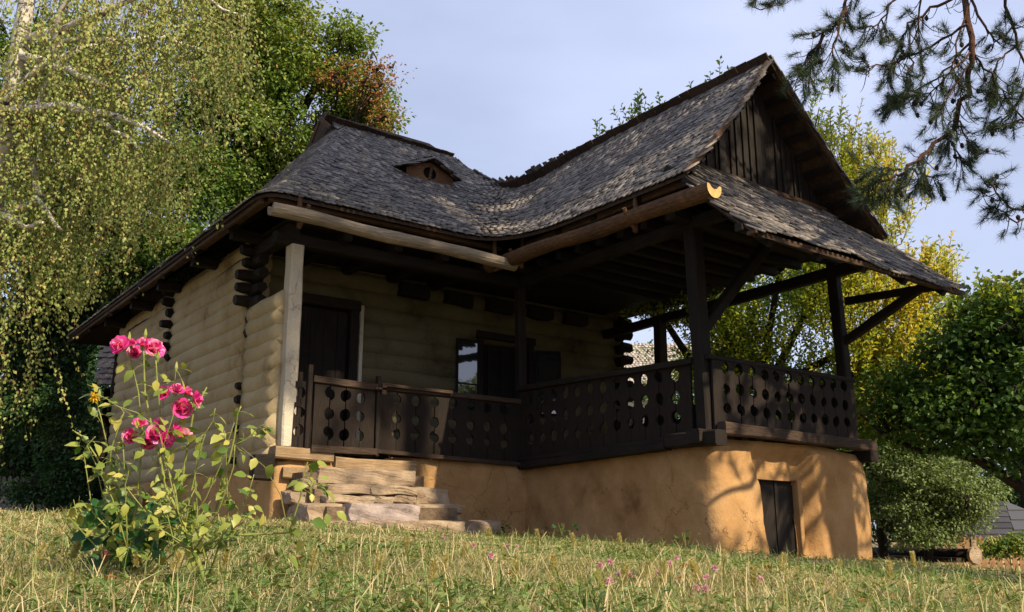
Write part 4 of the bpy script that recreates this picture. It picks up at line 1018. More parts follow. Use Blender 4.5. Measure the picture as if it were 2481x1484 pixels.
broad_tree('lime_tree', 'dark green broadleaf tree behind the weeping birch', 'tree', g0(300, 19), P3(310, 300, 19), .28,
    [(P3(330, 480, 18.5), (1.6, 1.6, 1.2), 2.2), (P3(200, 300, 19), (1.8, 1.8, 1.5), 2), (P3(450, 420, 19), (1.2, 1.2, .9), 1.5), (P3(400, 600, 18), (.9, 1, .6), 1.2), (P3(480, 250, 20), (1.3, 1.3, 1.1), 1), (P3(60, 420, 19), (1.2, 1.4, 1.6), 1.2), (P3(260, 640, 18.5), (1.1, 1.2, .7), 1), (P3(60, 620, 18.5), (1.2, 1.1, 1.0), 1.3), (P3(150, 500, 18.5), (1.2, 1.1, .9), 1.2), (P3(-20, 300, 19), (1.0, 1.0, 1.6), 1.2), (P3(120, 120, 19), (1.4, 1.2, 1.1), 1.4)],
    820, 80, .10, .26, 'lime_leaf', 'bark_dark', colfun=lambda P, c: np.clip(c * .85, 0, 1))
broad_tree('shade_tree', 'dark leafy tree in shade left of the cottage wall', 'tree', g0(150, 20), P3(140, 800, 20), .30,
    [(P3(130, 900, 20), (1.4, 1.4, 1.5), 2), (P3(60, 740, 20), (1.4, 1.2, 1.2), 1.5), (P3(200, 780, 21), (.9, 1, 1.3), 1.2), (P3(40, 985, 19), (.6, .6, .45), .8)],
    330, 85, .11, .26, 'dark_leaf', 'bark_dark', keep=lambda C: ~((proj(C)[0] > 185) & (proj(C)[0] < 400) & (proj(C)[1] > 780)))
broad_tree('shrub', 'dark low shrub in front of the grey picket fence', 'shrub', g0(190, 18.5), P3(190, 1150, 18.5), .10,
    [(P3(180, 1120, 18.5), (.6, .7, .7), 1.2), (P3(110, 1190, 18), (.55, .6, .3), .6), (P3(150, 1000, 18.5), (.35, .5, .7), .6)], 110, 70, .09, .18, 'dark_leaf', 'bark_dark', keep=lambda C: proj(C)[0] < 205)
for i, (px, d, h, w) in enumerate(((-20, 31, 9, 3.2), (130, 34, 11, 3.4), (300, 36, 12, 3.4), (480, 33, 12, 3.2), (640, 36, 11.5, 3.0), (60, 27, 5, 2.6), (250, 29, 5.5, 2.6))):
    b = np.array(g0(px, d))
    broad_tree('background_tree', ['broad dark tree far behind the birch at the left edge', 'tall dark tree far behind the birch trunk', 'tall dark tree seen in the gap between birch and lime', 'dense dark tree behind the lime branches', 'dark tree farthest right behind the main ridge end', 'low dark tree above the pale building', 'low dark tree just left of the eave tip'][i], 'tree', tuple(b), tuple(b + [0, 0, h * .7]), .3,
        [(b + [0, 0, h * .62], (w, w, h * .36), 2), (b + [.8, 0, h * .3], (w * .8, w * .8, h * .25), 1)], 150, 60, .2, .45, 'dark_leaf', 'bark_dark', group='trees far behind on the left')

# ---- right side: yellowing fruit tree, maple, bush, pines
base = np.array(g0(1790, 17.5)); plum = thing('plum_tree', 'yellowing fruit tree with upright leafy shoots behind the porch', 'tree', tuple(base))
mb = MB(); stems = []
for (px0, pts) in ((1850, [(1850, 990), (1860, 820), (1900, 600), (1960, 380), (1985, 260)]), (1870, [(1880, 900), (1950, 760), (2080, 600), (2120, 470)]), (1830, [(1800, 900), (1720, 700), (1640, 500), (1600, 330)]),
                   (1700, [(1690, 900), (1600, 760), (1500, 560), (1470, 380)]), (1900, [(1950, 900), (2080, 830), (2200, 700), (2280, 640)]), (2000, [(2030, 930), (2150, 860), (2230, 830)]), (1760, [(1760, 800), (1800, 500), (1760, 300)])):
    q = [base + [0, 0, -.2], base * .6 + P3(px0, 1000, 16.8) * .4] + [P3(a, b_, 16.5 - .25 * i) for i, (a, b_) in enumerate(pts)]
    mb.tube(q, [.13, .10] + [.075 * (1 - i / (len(pts) - 1)) + .006 for i in range(len(pts))], 7, .08); stems.append(np.array(q[1:]))
mb.build('trunk', 'bark_dark', plum, smooth=True)
E1 = [(P3(1960, 420, 16), (1.0, 1.0, 1.1), 300), (P3(2090, 520, 15.8), (.95, .9, 1.1), 260), (P3(2030, 720, 15.6), (1.5, 1.1, 1.0), 420), (P3(2190, 760, 15.6), (.75, .8, .8), 200), (P3(1800, 820, 16), (1.7, 1.2, .9), 380), (P3(2120, 900, 15.6), (1.2, .9, .8), 320), (P3(1620, 800, 16.5), (1.1, 1.0, .9), 170), (P3(1640, 420, 16.5), (1.3, .7, .8), 90), (P3(2250, 660, 15.8), (.4, .5, .6), 50), (P3(2290, 900, 16), (.9, .9, .7), 190), (P3(2180, 1010, 16), (.9, .9, .5), 130)]
St, ys_ = [], []
for c, r, n_ in E1: St.append(in_ell(n_, c, r, .6, 1.4))
St = np.concatenate(St); _q = proj(St); St = St[~((_q[0] > 1480) & (_q[0] < 1700) & (_q[1] > 800) & (_q[1] < 930))]; cen = np.mean([e[0] for e in E1], 0)
dr = unit(unit(St - np.array([cen[0], cen[1], 2.0])) * .8 + np.array([0, 0, .75]) + rng.normal(size=St.shape) * .28)
ln, Pq, Dq = shoot_leaves(St, dr, rng.uniform(.35, .75, len(St)), 17, .09, .06)
np_tubes('twigs', ln, .007, .003, 'bark_dark', plum, 3)
n = len(Pq); c = rng.random(n) * .45 + np.repeat(rng.random(len(St)), 17) * .35
gy_ = proj(Pq); warm = np.clip((gy_[0] - 1850) / 700, 0, .42)
leaves('foliage', Pq, Dq, rng.uniform(.075, .12, n), rng.uniform(.035, .055, n), 'plum_leaf', plum, c * .9 + warm * .7, .5)
G = []
for c_, r, n_ in ((P3(1750, 880, 17.5), (2.0, 1.2, 1.1), 170), (P3(2050, 960, 17), (1.7, 1.2, 1.1), 170), (P3(1900, 700, 17.5), (1.6, 1.2, .8), 110)): G.append(in_ell(n_, c_, r, .6))
G = np.concatenate(G); _q = proj(G); G = G[~((_q[0] > 1470) & (_q[0] < 1700) & (_q[1] > 790) & (_q[1] < 940))]; ci = np.repeat(np.arange(len(G)), 70); n = len(ci); off = rng.normal(size=(n, 3)) * [.26, .26, .13]
leaves('inner_foliage', G[ci] + off, off + rng.normal(size=(n, 3)) * .2 + [0, 0, -.1], rng.uniform(.06, .1, n), rng.uniform(.035, .055, n), 'plum_green', plum, rng.random(n) * .6 + np.repeat(rng.random(len(G)), 70) * .35)
# shoots that show above the porch ridge
Rs = []
for (px, py) in ((1450, 345), (1475, 350), (1525, 290), (1560, 290), (1600, 270), (1545, 270), (1690, 235), (1712, 245), (1745, 205), (1755, 215), (1905, 225), (1895, 215), (1580, 300), (1625, 300)): Rs.append(P3(px, py + 12, 15.8)); Rs.append(P3(px + 8, py + 34, 15.7))
Rs = np.array(Rs); ln, Pq, Dq = shoot_leaves(Rs, unit(np.tile([0, 0, 1.0], (len(Rs), 1)) + rng.normal(size=(len(Rs), 3)) * .16), rng.uniform(.4, .62, len(Rs)), 15, .08)
np_tubes('ridge_shoots', ln, .008, .003, 'bark_dark', plum, 4); n = len(Pq)
leaves('shoot_leaves', Pq, Dq, rng.uniform(.085, .12, n), .05, 'plum_leaf', plum, rng.random(n) * .3, .3)

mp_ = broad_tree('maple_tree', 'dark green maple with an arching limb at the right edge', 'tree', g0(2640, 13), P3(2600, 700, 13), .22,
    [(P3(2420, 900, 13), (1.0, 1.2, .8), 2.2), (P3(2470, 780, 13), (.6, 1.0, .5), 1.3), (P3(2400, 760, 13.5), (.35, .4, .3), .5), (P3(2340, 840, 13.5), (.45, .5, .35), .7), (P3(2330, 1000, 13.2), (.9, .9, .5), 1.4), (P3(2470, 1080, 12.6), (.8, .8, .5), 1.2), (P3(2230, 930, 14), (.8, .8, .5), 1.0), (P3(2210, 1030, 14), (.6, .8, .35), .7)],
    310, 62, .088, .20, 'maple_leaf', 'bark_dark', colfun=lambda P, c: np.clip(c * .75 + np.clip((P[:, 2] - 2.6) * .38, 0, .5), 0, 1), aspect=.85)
mb = MB(); mb.tube([P3(*q) for q in ((2620, 1330, 13), (2540, 1230, 13), (2460, 1170, 13), (2370, 1115, 13), (2290, 1090, 13.1), (2230, 1095, 13.2), (2150, 1060, 13.4), (2080, 1000, 13.6))], [.12, .10, .085, .07, .055, .045, .03, .015], 7, .08)
mb.build('arching_limb', 'bark_dark', mp_, smooth=True)
broad_tree('shrub', 'sunlit pale green bush behind the log trough', 'bush', g0(2240, 20), P3(2240, 1180, 20), .12,
    [(P3(2270, 1160, 19.5), (.85, .9, .5), 1.6), (P3(2180, 1100, 19.8), (.7, .9, .7), 1.3), (P3(2330, 1130, 19.6), (.4, .5, .35), .5), (P3(2380, 1190, 19.4), (.35, .4, .3), .4), (P3(2330, 1230, 19.3), (.6, .6, .4), 1.1), (P3(2230, 1295, 19.4), (1.0, .7, .26), 1.4), (P3(2190, 1250, 19.6), (.6, .7, .4), 1.1), (P3(2270, 1265, 19.4), (.5, .6, .25), .7)], 330, 75, .075, .17, 'bush_leaf', 'bark_dark', colfun=lambda P, c: np.clip(c * .6 + .3 * (P[:, 0] - 15.5) / 2, 0, 1))
broad_tree('shrub', 'dark leafy thicket right behind the ochre base', 'shrub', g0(2130, 21), P3(2130, 1100, 21), .14,
    [(P3(2120, 1060, 21), (1.3, 1.1, 1.1), 2), (P3(2150, 1220, 21), (1.0, 1, .7), 1.2), (P3(1950, 1000, 21.5), (1.6, 1.2, 1.3), 1.5), (P3(1700, 950, 21.5), (1.6, 1.2, 1.3), 1.2)], 300, 75, .09, .22, 'maple_leaf', 'bark_dark', colfun=lambda P, c: c * .8)
def pine_far(px, d, top_py, w, label):
    b = np.array(g0(px, d)); t = thing('pine_tree', label, 'pine', tuple(b)); top = P3(px, top_py, d); MB().tube([b, (b + top) / 2, top], [.25, .18, .05], 7, .05).build('trunk', 'bark_dark', t, smooth=True)
    C = []
    for k in range(11):
        z_ = top[2] - k * .42; rr = w * min(1, .25 + k * .13)
        for a in rng.uniform(0, 6.28, 9): C.append([b[0] + math.cos(a) * rr * rng.uniform(.2, 1), b[1] + math.sin(a) * rr * rng.uniform(.2, 1), z_ + rng.normal() * .12])
    C = np.array(C); ci = np.repeat(np.arange(len(C)), 150); n = len(ci); off = rng.normal(size=(n, 3)) * [.36, .36, .15]
    leaves('foliage', C[ci] + off, rng.normal(size=(n, 3)) + [0, 0, .3], .22, .03, 'needle', t, rng.random(n))
pine_far(2330, 33, 745, 2.3, 'dark pine crown beyond the yellow tree at right')
pine_far(2475, 34, 690, 1.6, 'dark pine top at the right edge of the picture')
for i, (px, d, h, w) in enumerate(((1560, 38, 7.5, 3.6), (1780, 40, 8, 4), (2000, 38, 7, 4), (2200, 36, 6, 3.6), (2450, 40, 5.6, 4.2), (2650, 38, 7, 4))):
    b = np.array(g0(px, d))
    broad_tree('background_tree', ['dark tree beyond the sunlit shingle roof', 'dark tree seen between the middle porch posts', 'dark tree behind the yellow fruit tree', 'dark tree behind the sunlit bush', 'dark tree behind the low shingled building', 'dark tree outermost on the right horizon'][i], 'tree', tuple(b), tuple(b + [0, 0, h * .7]), .3,
        [(b + [0, 0, h * .6], (w, w, h * .36), 2), (b + [.8, 0, h * .28], (w * .9, w * .9, h * .25), 1)], 150, 60, .2, .45, 'dark_leaf', 'bark_dark', group='trees far behind on the right')

# ---- near pine: branches hang into the view at top right, trunk to the right of the camera
pb_ = (11.2, 2.0, gz1(11.2, 2.0)); pine = thing('pine_tree', 'tall pine whose needled branches hang in at the top right corner', 'pine', pb_)
MB().tube([(11.2, 2.0, -.9), (11.1, 1.9, 4), (11.2, 2.1, 9), (11.0, 2.0, 14), (11.1, 2.0, 19)], [.32, .27, .22, .14, .04], 10, .05).build('trunk', 'bark_pine', pine, smooth=True)
PB = [([(2600, -160), (2420, -90), (2335, -20), (2350, 120), (2346, 225), (2310, 312), (2250, 362), (2186, 414), (2140, 440), (2105, 452)], 7.6, .028),
      ([(2335, -20), (2250, 30), (2200, 60), (2170, 130), (2150, 190)], 7.6, .012), ([(2345, 60), (2260, 110), (2180, 150), (2110, 165), (2090, 140)], 7.5, .010), ([(2350, 100), (2290, 180), (2210, 220), (2150, 235)], 7.7, .009),
      ([(2352, 130), (2290, 190), (2240, 230), (2180, 235)], 7.6, .007), ([(2350, 160), (2300, 230), (2270, 270)], 7.5, .007), ([(2330, 260), (2300, 300), (2300, 340)], 7.6, .006),
      ([(2420, -90), (2250, -80), (2130, -60), (2050, 0), (2040, 50), (1990, 90), (1965, 130), (1960, 200)], 7.2, .018), ([(2130, -60), (1980, -40), (1880, -20), (1820, 10)], 7.2, .012), ([(2040, 50), (2010, 120), (2030, 160)], 7.2, .008), ([(1990, 90), (1950, 150), (1935, 185)], 7.2, .007),
      ([(2250, -80), (2160, 0), (2130, 60), (2080, 70)], 7.4, .010), ([(2250, -80), (2230, 0), (2220, 90), (2240, 180)], 7.4, .009), ([(2420, -90), (2440, 20), (2470, 110), (2500, 200), (2440, 280), (2400, 300)], 7.9, .014), ([(2470, 110), (2420, 150), (2400, 210)], 7.9, .008), ([(2350, 120), (2400, 180), (2430, 230), (2400, 250)], 7.8, .008),
      ([(2290, 330), (2320, 370), (2335, 395)], 7.6, .007), ([(2200, 405), (2240, 430), (2270, 425)], 7.6, .007), ([(2186, 414), (2150, 405), (2110, 415)], 7.6, .007), ([(2320, 290), (2345, 330), (2345, 360)], 7.6, .006), ([(2230, 380), (2240, 420), (2220, 450)], 7.6, .006), ([(2150, 435), (2160, 455), (2140, 470)], 7.6, .005),
      ([(2640, 520), (2520, 520), (2440, 500), (2410, 460), (2405, 430)], 7.8, .012), ([(2520, 520), (2460, 540), (2400, 500)], 7.8, .008), ([(2560, 300), (2480, 290), (2400, 310)], 7.8, .009), ([(2480, 290), (2440, 240), (2400, 220)], 7.8, .007),
      ([(2345, -20), (2380, 60), (2420, 100), (2460, 60)], 7.7, .010), ([(2345, 20), (2320, 100), (2310, 160), (2330, 220)], 7.6, .008), ([(2200, 60), (2210, 150), (2190, 220), (2160, 260)], 7.6, .007)]
mb = MB(); tips = []; twl = []
conn = {0: None}
for q, d, r in PB:
    pts = [P3(a, b_, d + .25 * math.sin(a * .02 + b_ * .013)) for a, b_ in q]; fine = []
    for i in range(len(pts) - 1):
        for t in (0, .25, .5, .75): fine.append(pts[i] * (1 - t) + pts[i + 1] * t + rng.normal(size=3) * .012)
    fine.append(pts[-1]); n = len(fine); mb.tube(fine, [r * (1 - .75 * i / n) + .002 for i in range(n)], 6, .08)
    fa = np.array(fine)
    for i in range(2 if r > .02 else 1, n):
        f_ = i / n; m_ = 2 if r > .02 else (2 if f_ > .45 else 1)
        for _ in range(m_):
            dd = unit(unit(fa[i] - fa[max(0, i - 2)]) * .7 + rng.normal(size=3) * .55 + [0, 0, -.3]); L_t = rng.uniform(.10, .27)
            e = fa[i] + dd * L_t; twl.append(np.stack([fa[i] * (1 - t) + e * t + [0, 0, -.05 * math.sin(3.14 * t)] for t in (0, .25, .5, .75, 1)]))
            if rng.random() < (.92 if (r <= .02 and f_ > .25) or f_ > .62 else .12): tips.append((e, dd))
    tips.append((fa[-1], unit(fa[-1] - fa[-3])))
# link the view branches back to the trunk
mb.tube([(11.15, 1.95, 7.6), P3(2900, -420, 8.2), P3(2600, -160, 7.6)], [.08, .055, .035], 7, .06); mb.tube([(11.15, 1.95, 5.0), P3(2850, 470, 8.4), P3(2640, 520, 7.8)], [.06, .04, .014], 7, .06); mb.tube([(11.15, 1.95, 6.2), P3(2800, 200, 8.3), P3(2560, 300, 7.8)], [.06, .04, .012], 7, .06)
mb.build('branches', 'bark_pine', pine, smooth=True)
np_tubes('twigs', np.array(twl), .0045, .002, 'bark_dark', pine, 4)
def needles(name, tips, per, L, W, spread, parent):
    E_ = np.array([t[0] for t in tips]); Dn = np.array([t[1] for t in tips]); n = len(E_) * per; ci = np.repeat(np.arange(len(E_)), per)
    back = rng.uniform(0, L * 1.3, n)[:, None]; P = E_[ci] - Dn[ci] * back; D = unit(Dn[ci] * .9 + rng.normal(size=(n, 3)) * spread)
    S = unit(np.cross(D, rng.normal(size=(n, 3)))) * W; LL = (L * rng.uniform(.7, 1.15, n))[:, None]
    V = np.stack([P - S, P + S, P + D * LL], 1).reshape(-1, 3); F = np.arange(n * 3).reshape(-1, 3)
    return tag(big_mesh(name, V, F, 'needle', parent, np.repeat(rng.random(n), 3)), kind='stuff')
needles('needles', tips, 120, .088, .0015, .6, pine)
cones = 0
for i in range(0, len(twl), 9):
    c = twl[i][-1]; MB().tube([c + [0, 0, .022], c + [0, 0, .008], c - [0, 0, .014], c - [0, 0, .028]], [.006, .017, .016, .004], 7, .15).build('cone', 'bark_dark', pine); cones += 1
# the rest of its crown, above and outside the frame
def out_of_view(C):
    x, y = proj(C); return ~((x > -150) & (x < 2560) & (y > -170) & (y < 1700))
def landing(C, z0):
    t = (C[:, 2] - z0) / SUN.z; return C[:, 0] - SUN.x * t, C[:, 1] - SUN.y * t
def airy(C):
    """the crown is open where the photograph shows sun reaching the porch slope, the gate and the steps"""
    x, y = landing(C, 4.9); a = (x > 7.0) & (x < 9.4) & (y > 6.3) & (y < 12.2); q = x + .16 * (y - 9) + .1 * np.sin(y * 2.3); band = (q > 7.95) & (q < 8.45)
    k = ~(a & ~band & (rng.random(len(C)) < .93))
    x, y = landing(C, .9); g = (x > 3.9) & (x < 6.7) & (y > 8.6) & (y < 10.9); k &= ~(g & (rng.random(len(C)) < .8))
    return k
def pine_crown(owner, axis, z0, z1, rad, nb, per_b, seed, keep=out_of_view, sc=0):
    bl, tp = [], []
    for k in range(nb):
        z_ = z0 + (z1 - z0) * rng.random() ** 1.1; rr = rad * (sc if sc else (1 - .60 * (z_ - z0) / (z1 - z0))) * rng.uniform(.6, 1.05); a = rng.uniform(0, 6.283)
        s_ = np.array([axis[0], axis[1], z_]); e = s_ + np.array([math.cos(a) * rr, math.sin(a) * rr, rr * .12 - .3]); m = (s_ + e) / 2 + [0, 0, rr * .08]
        cand = np.stack([s_ + (m - s_) * .5, m, (m + e) / 2, e])
        if not keep(cand).all(): continue
        bl.append(np.stack([s_, s_ + (m - s_) * .5, m, (m + e) / 2, e]))
        for _ in range(per_b):
            t = rng.uniform(.35, 1.05); q = s_ + (e - s_) * t + rng.normal(size=3) * [.45, .45, .22]
            tp.append((q, unit(rng.normal(size=3) + [math.cos(a), math.sin(a), .2])))
    C = np.array([t[0] for t in tp]); kp = keep(C) & airy(C); tp = [t for t, g in zip(tp, kp) if g]
    np_tubes('crown_branches', np.array(bl), .045, .012, 'bark_pine', owner, 5)
    needles('crown_needles', tp, 60, .22, .009, .6, owner)
pine_crown(pine, (11.1, 2.0), 11.2, 19.5, 5.6, 140, 24, 1)
pine_crown(pine, (11.1, 2.0), 6.6, 11.2, 2.6, 58, 15, 1, sc=1.0)
pine_crown(pine, (11.1, 2.0), 4.2, 6.6, 2.6, 30, 9, 1, sc=1.0)
pb2 = (8.4, -4.2, gz1(8.4, -4.2)); pine2 = thing('pine_tree', 'second pine standing behind the viewer, its crown dappling the roof', 'pine', pb2)
MB().tube([(8.4, -4.2, -1.2), (8.5, -4.1, 8), (8.4, -4.2, 20.5)], [.34, .26, .05], 10, .05).build('trunk', 'bark_pine', pine2, smooth=True)
pine_crown(pine2, (8.4, -4.2), 14.0, 21, 4.2, 120, 22, 2)

pine_crown(pine2, (8.6, -4.0), 4.6, 8.2, 2.5, 34, 16, 1, sc=1.0)
# ragged upright shoots on the maple's top
S_ = in_ell(75, P3(2430, 800, 13), (1.0, 1.0, .55), .3); dr = unit(rng.normal(size=S_.shape) * .5 + [0, 0, 1.0])
ln, Pq, Dq = shoot_leaves(S_, dr, rng.uniform(.3, .6, len(S_)), 13, .09, .1); np_tubes('shoots', ln, .006, .003, 'bark_dark', mp_, 3); n = len(Pq)
leaves('shoot_leaves', Pq, Dq, rng.uniform(.06, .10, n), rng.uniform(.045, .075, n), 'plum_leaf', mp_, rng.random(n) * .6, .5)

# ================================================================ grass
def scatter(n, r0, r1, a0=2, a1=71, power=1.0):
    u = rng.random(n); r = (r0 ** (2 - power) + u * (r1 ** (2 - power) - r0 ** (2 - power))) ** (1 / (2 - power)); a = np.radians(rng.uniform(a0, a1, n))
    return np.stack([np.sin(a) * r, np.cos(a) * r], 1)
def not_house(X):
    x, y = X[:, 0], X[:, 1]
    return ~(((x > 4.15) & (y > 10.5)) | ((x > 7.95) & (x < 11.15) & (y > 6.82) & (y < 19)) | ((x > 4.35) & (x < 6.8) & (y > 9.25) & (y < 10.5)))
def patch(x, y):
    return np.sin(1.7 * x + .8 * y + 1) * np.sin(1.3 * y - .6 * x) * .5 + np.sin(4.1 * x + 2) * np.sin(3.7 * y) * .3 + np.sin(9 * x) * np.sin(8 * y + x) * .2
def blades(name, X, h, w, lean, colr, mat, label):
    n = len(X); z = gz(X[:, 0], X[:, 1]); P = np.stack([X[:, 0], X[:, 1], z - .01], 1); az = rng.uniform(0, 6.283, n); dr = np.stack([np.cos(az), np.sin(az), np.zeros(n)], 1)
    ln_ = lean[:, None]; h = h[:, None]; sd = np.stack([-np.sin(az + rng.normal(size=n) * .8), np.cos(az), np.zeros(n)], 1) * w[:, None]
    m = P + dr * h * ln_ * .35 + np.array([0, 0, 1.0]) * h * .6; t = P + dr * h * ln_ + np.array([0, 0, 1.0]) * h * (1 - .35 * np.clip(ln_, 0, 1.5) ** 1.2).clip(.12)
    V = np.stack([P - sd, P + sd, m - sd * .8, m + sd * .8, t], 1).reshape(-1, 3); k = np.arange(n)[:, None] * 5
    F = np.concatenate([k + [0, 1, 3], k + [0, 3, 2], k + [2, 3, 4]], 0)
    return tag(big_mesh(name, V, F, mat, None, np.repeat(np.clip(colr, 0, 1), 5)), label, 'grass', kind='stuff')
X = np.concatenate([scatter(105000, 1.6, 6.5, power=.9), scatter(125000, 5.5, 15, power=.4), scatter(40000, 13, 34, power=.3)]); X = X[not_house(X)]
n = len(X); d = np.linalg.norm(X, axis=1); pt = patch(X[:, 0], X[:, 1]); dry = rng.random(n) < (.53 + .32 * pt)
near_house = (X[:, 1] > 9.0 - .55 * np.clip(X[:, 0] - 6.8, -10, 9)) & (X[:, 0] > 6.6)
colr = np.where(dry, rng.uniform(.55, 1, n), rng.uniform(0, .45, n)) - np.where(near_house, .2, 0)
h = rng.uniform(.02, .062, n) * (1 + .35 * pt) * np.where(near_house, 1.3, 1); w = rng.uniform(.0010, .0022, n) * np.clip(d / 4.5, .8, 3.2)
blades('grass', X, h, w, rng.uniform(.5, 3.2, n), colr, 'grass', 'dry straw and green lawn grass in front of the cottage')
X = np.concatenate([scatter(4600, 1.7, 15, power=.7), scatter(4200, 1.7, 4.5, power=.9)]); X = X[not_house(X)]; n = len(X)
blades('tall_grass', X, rng.uniform(.06, .17, n), rng.uniform(.0012, .0024, n) * np.clip(np.linalg.norm(X, axis=1) / 5, .8, 2.2), rng.uniform(.2, 1.6, n), rng.uniform(0, .9, n), 'grass', 'taller loose blades standing out of the lawn')
# clover leaves low in the lawn
X = np.concatenate([scatter(5200, 1.7, 6.5, power=.9), scatter(5000, 6, 14, power=.6)]); X = X[not_house(X)]; X = X[patch(X[:, 0] * 1.3, X[:, 1] * 1.1) < .12]; n = len(X)
P = np.stack([X[:, 0], X[:, 1], gz(X[:, 0], X[:, 1]) + rng.uniform(.02, .06, n)], 1)
Pk = np.repeat(P, 3, 0); an = np.tile([0, 2.09, 4.19], n) + np.repeat(rng.uniform(0, 6, n), 3); D = np.stack([np.cos(an), np.sin(an), rng.normal(size=3 * n) * .25], 1)
tag(leaves('clover_leaves', Pk, D, rng.uniform(.013, .024, 3 * n), .016, 'clover_leaf', None, rng.random(3 * n), 3), 'low green clover leaves among the grass', 'clover')

# broad weeds and dead leaves in the lawn
X = scatter(1700, 1.8, 9, power=.8); X = X[not_house(X)]; X = X[patch(X[:, 0] * .9 + 2, X[:, 1] * 1.2) > .05]; n = len(X); m_ = 5
P = np.repeat(np.stack([X[:, 0], X[:, 1], gz(X[:, 0], X[:, 1]) + .01], 1), m_, 0); an = rng.uniform(0, 6.28, n * m_); D = np.stack([np.cos(an), np.sin(an), rng.uniform(.2, 1.1, n * m_)], 1)
tag(leaves('broad_weeds', P, D, rng.uniform(.03, .075, n * m_), rng.uniform(.010, .022, n * m_), 'clover_leaf', None, rng.random(n * m_), 2), 'broad leaved weeds growing in patches through the lawn', 'weeds')
X = scatter(260, 2, 14, power=.6); X = X[not_house(X)]; n = len(X); P = np.stack([X[:, 0], X[:, 1], gz(X[:, 0], X[:, 1]) + rng.uniform(.02, .05, n)], 1)
tag(leaves('fallen_leaves', P, rng.normal(size=(n, 3)) * [1, 1, .25], rng.uniform(.03, .06, n), .03, 'rust_leaf', None, rng.random(n), 2), 'brown fallen leaves lying on the lawn', 'leaves')

# foxtail grass: things one can count
ORD = ['leftmost', 'second from the left', 'third from the left', 'fourth from the left', 'fifth from the left', 'sixth from the left', 'seventh from the left']
def place_of(px):
    for lim, w in ((140, 'at the far left edge'), (560, 'beside the rose bush'), (900, 'between rose bush and steps'), (1140, 'below the stone steps'), (1340, 'below the inner wall corner'), (1560, 'below the shaded clay wall'), (1760, 'below the lit clay corner'), (1960, 'before the cellar door')):
        if px < lim: return w
    return 'right of the cellar door'
def ranked(pxs, fmt):
    out_ = {}; groups = {}
    for p in sorted(pxs): groups.setdefault(place_of(p[0]), []).append(p)
    for w, g in groups.items():
        for i, p in enumerate(g): out_[p] = fmt(p, (ORD[i] + ' ' if len(g) > 1 else 'lone ') + '@', w).replace(' @', '')
    return out_
def foxtail(px, d, top_py, L, tilt, green):
    L *= 1.2
    s = P3(px, top_py, d); r_ = random.uniform(-.5, .5); b = np.array([s[0] - tilt * .6, s[1] + r_ * .15, 0]); b[2] = gz1(b[0], b[1])
    H = s[2] - b[2]
    if H < .05: s[2] = b[2] + .1; H = .1
    t = thing('foxtail_grass', FOX_LABEL, 'grass stalk', tuple(b), 'foxtail seed heads standing in the lawn')
    dirn = unit(np.array([tilt, r_ * .3, 1.0])); top = s; base_h = s - dirn * L
    mid = (b + base_h) / 2 + np.array([-tilt * .05, 0, .02])
    MB().tube([b - [0, 0, .02], mid, base_h], [.0014, .0011, .0009], 4).build('stalk', 'foxtail', t)
    n = 260; u = rng.random(n); ang = rng.uniform(0, 6.28, n); a = unit(np.cross(dirn, [.3, .5, .8])); bb = np.cross(dirn, a)
    rad = .0078 * np.sqrt(np.sin(np.pi * np.clip(u, .04, .96)))
    rd = a[None] * np.cos(ang)[:, None] + bb[None] * np.sin(ang)[:, None]
    P = base_h + dirn * L * u[:, None] + rd * rad[:, None] * .3; D = dirn * .9 + rd
    leaves('seed_head', P, D, .015, .0038, 'foxtail', t, rng.random(n) * .8 + (0 if green else .2), 0)
FOX_LABEL = 'bristly foxtail seed head on a thin stalk in the lawn'
FOXES = ((1080, 3.0, 1452, .05, .35, 0), (1185, 4.6, 1282, .045, -.25, 0), (1300, 5.0, 1285, .05, -.25, 1), (1385, 4.2, 1295, .05, -.2, 1), (1500, 5.0, 1295, .05, -.1, 0), (1445, 2.9, 1385, .06, -.6, 0), (1570, 3.3, 1365, .06, .5, 1), (1680, 3.0, 1440, .055, -.2, 0), (1755, 4.2, 1335, .05, .1, 0), (1900, 3.4, 1345, .055, .5, 0), (2035, 3.8, 1360, .055, .3, 0),
          (985, 3.6, 1300, .05, .05, 1), (1125, 3.9, 1325, .055, .1, 1), (920, 2.8, 1420, .05, .3, 0), (1250, 2.7, 1450, .055, .1, 1), (1340, 3.1, 1425, .055, -.2, 0), (1830, 2.8, 1450, .05, .2, 1), (1610, 2.9, 1405, .055, .4, 1), (2210, 4.2, 1340, .05, -.1, 0), (2160, 3.2, 1420, .05, .2, 0), (760, 3.0, 1430, .05, .3, 0), (640, 2.8, 1450, .05, -.3, 0), (430, 2.6, 1420, .05, .3, 0), (320, 2.8, 1400, .045, -.2, 0), (180, 2.9, 1390, .045, .2, 0), (95, 2.7, 1430, .045, .4, 0), (1050, 2.5, 1475, .05, .15, 0), (1520, 2.6, 1465, .05, .3, 1), (545, 2.9, 1440, .045, .2, 0))
FXL = ranked(FOXES, lambda p, o, w: ('green' if p[5] else 'straw coloured') + ' foxtail seed head, ' + o + ' of those ' + w)
for q in FOXES: FOX_LABEL = FXL[q]; foxtail(*q)
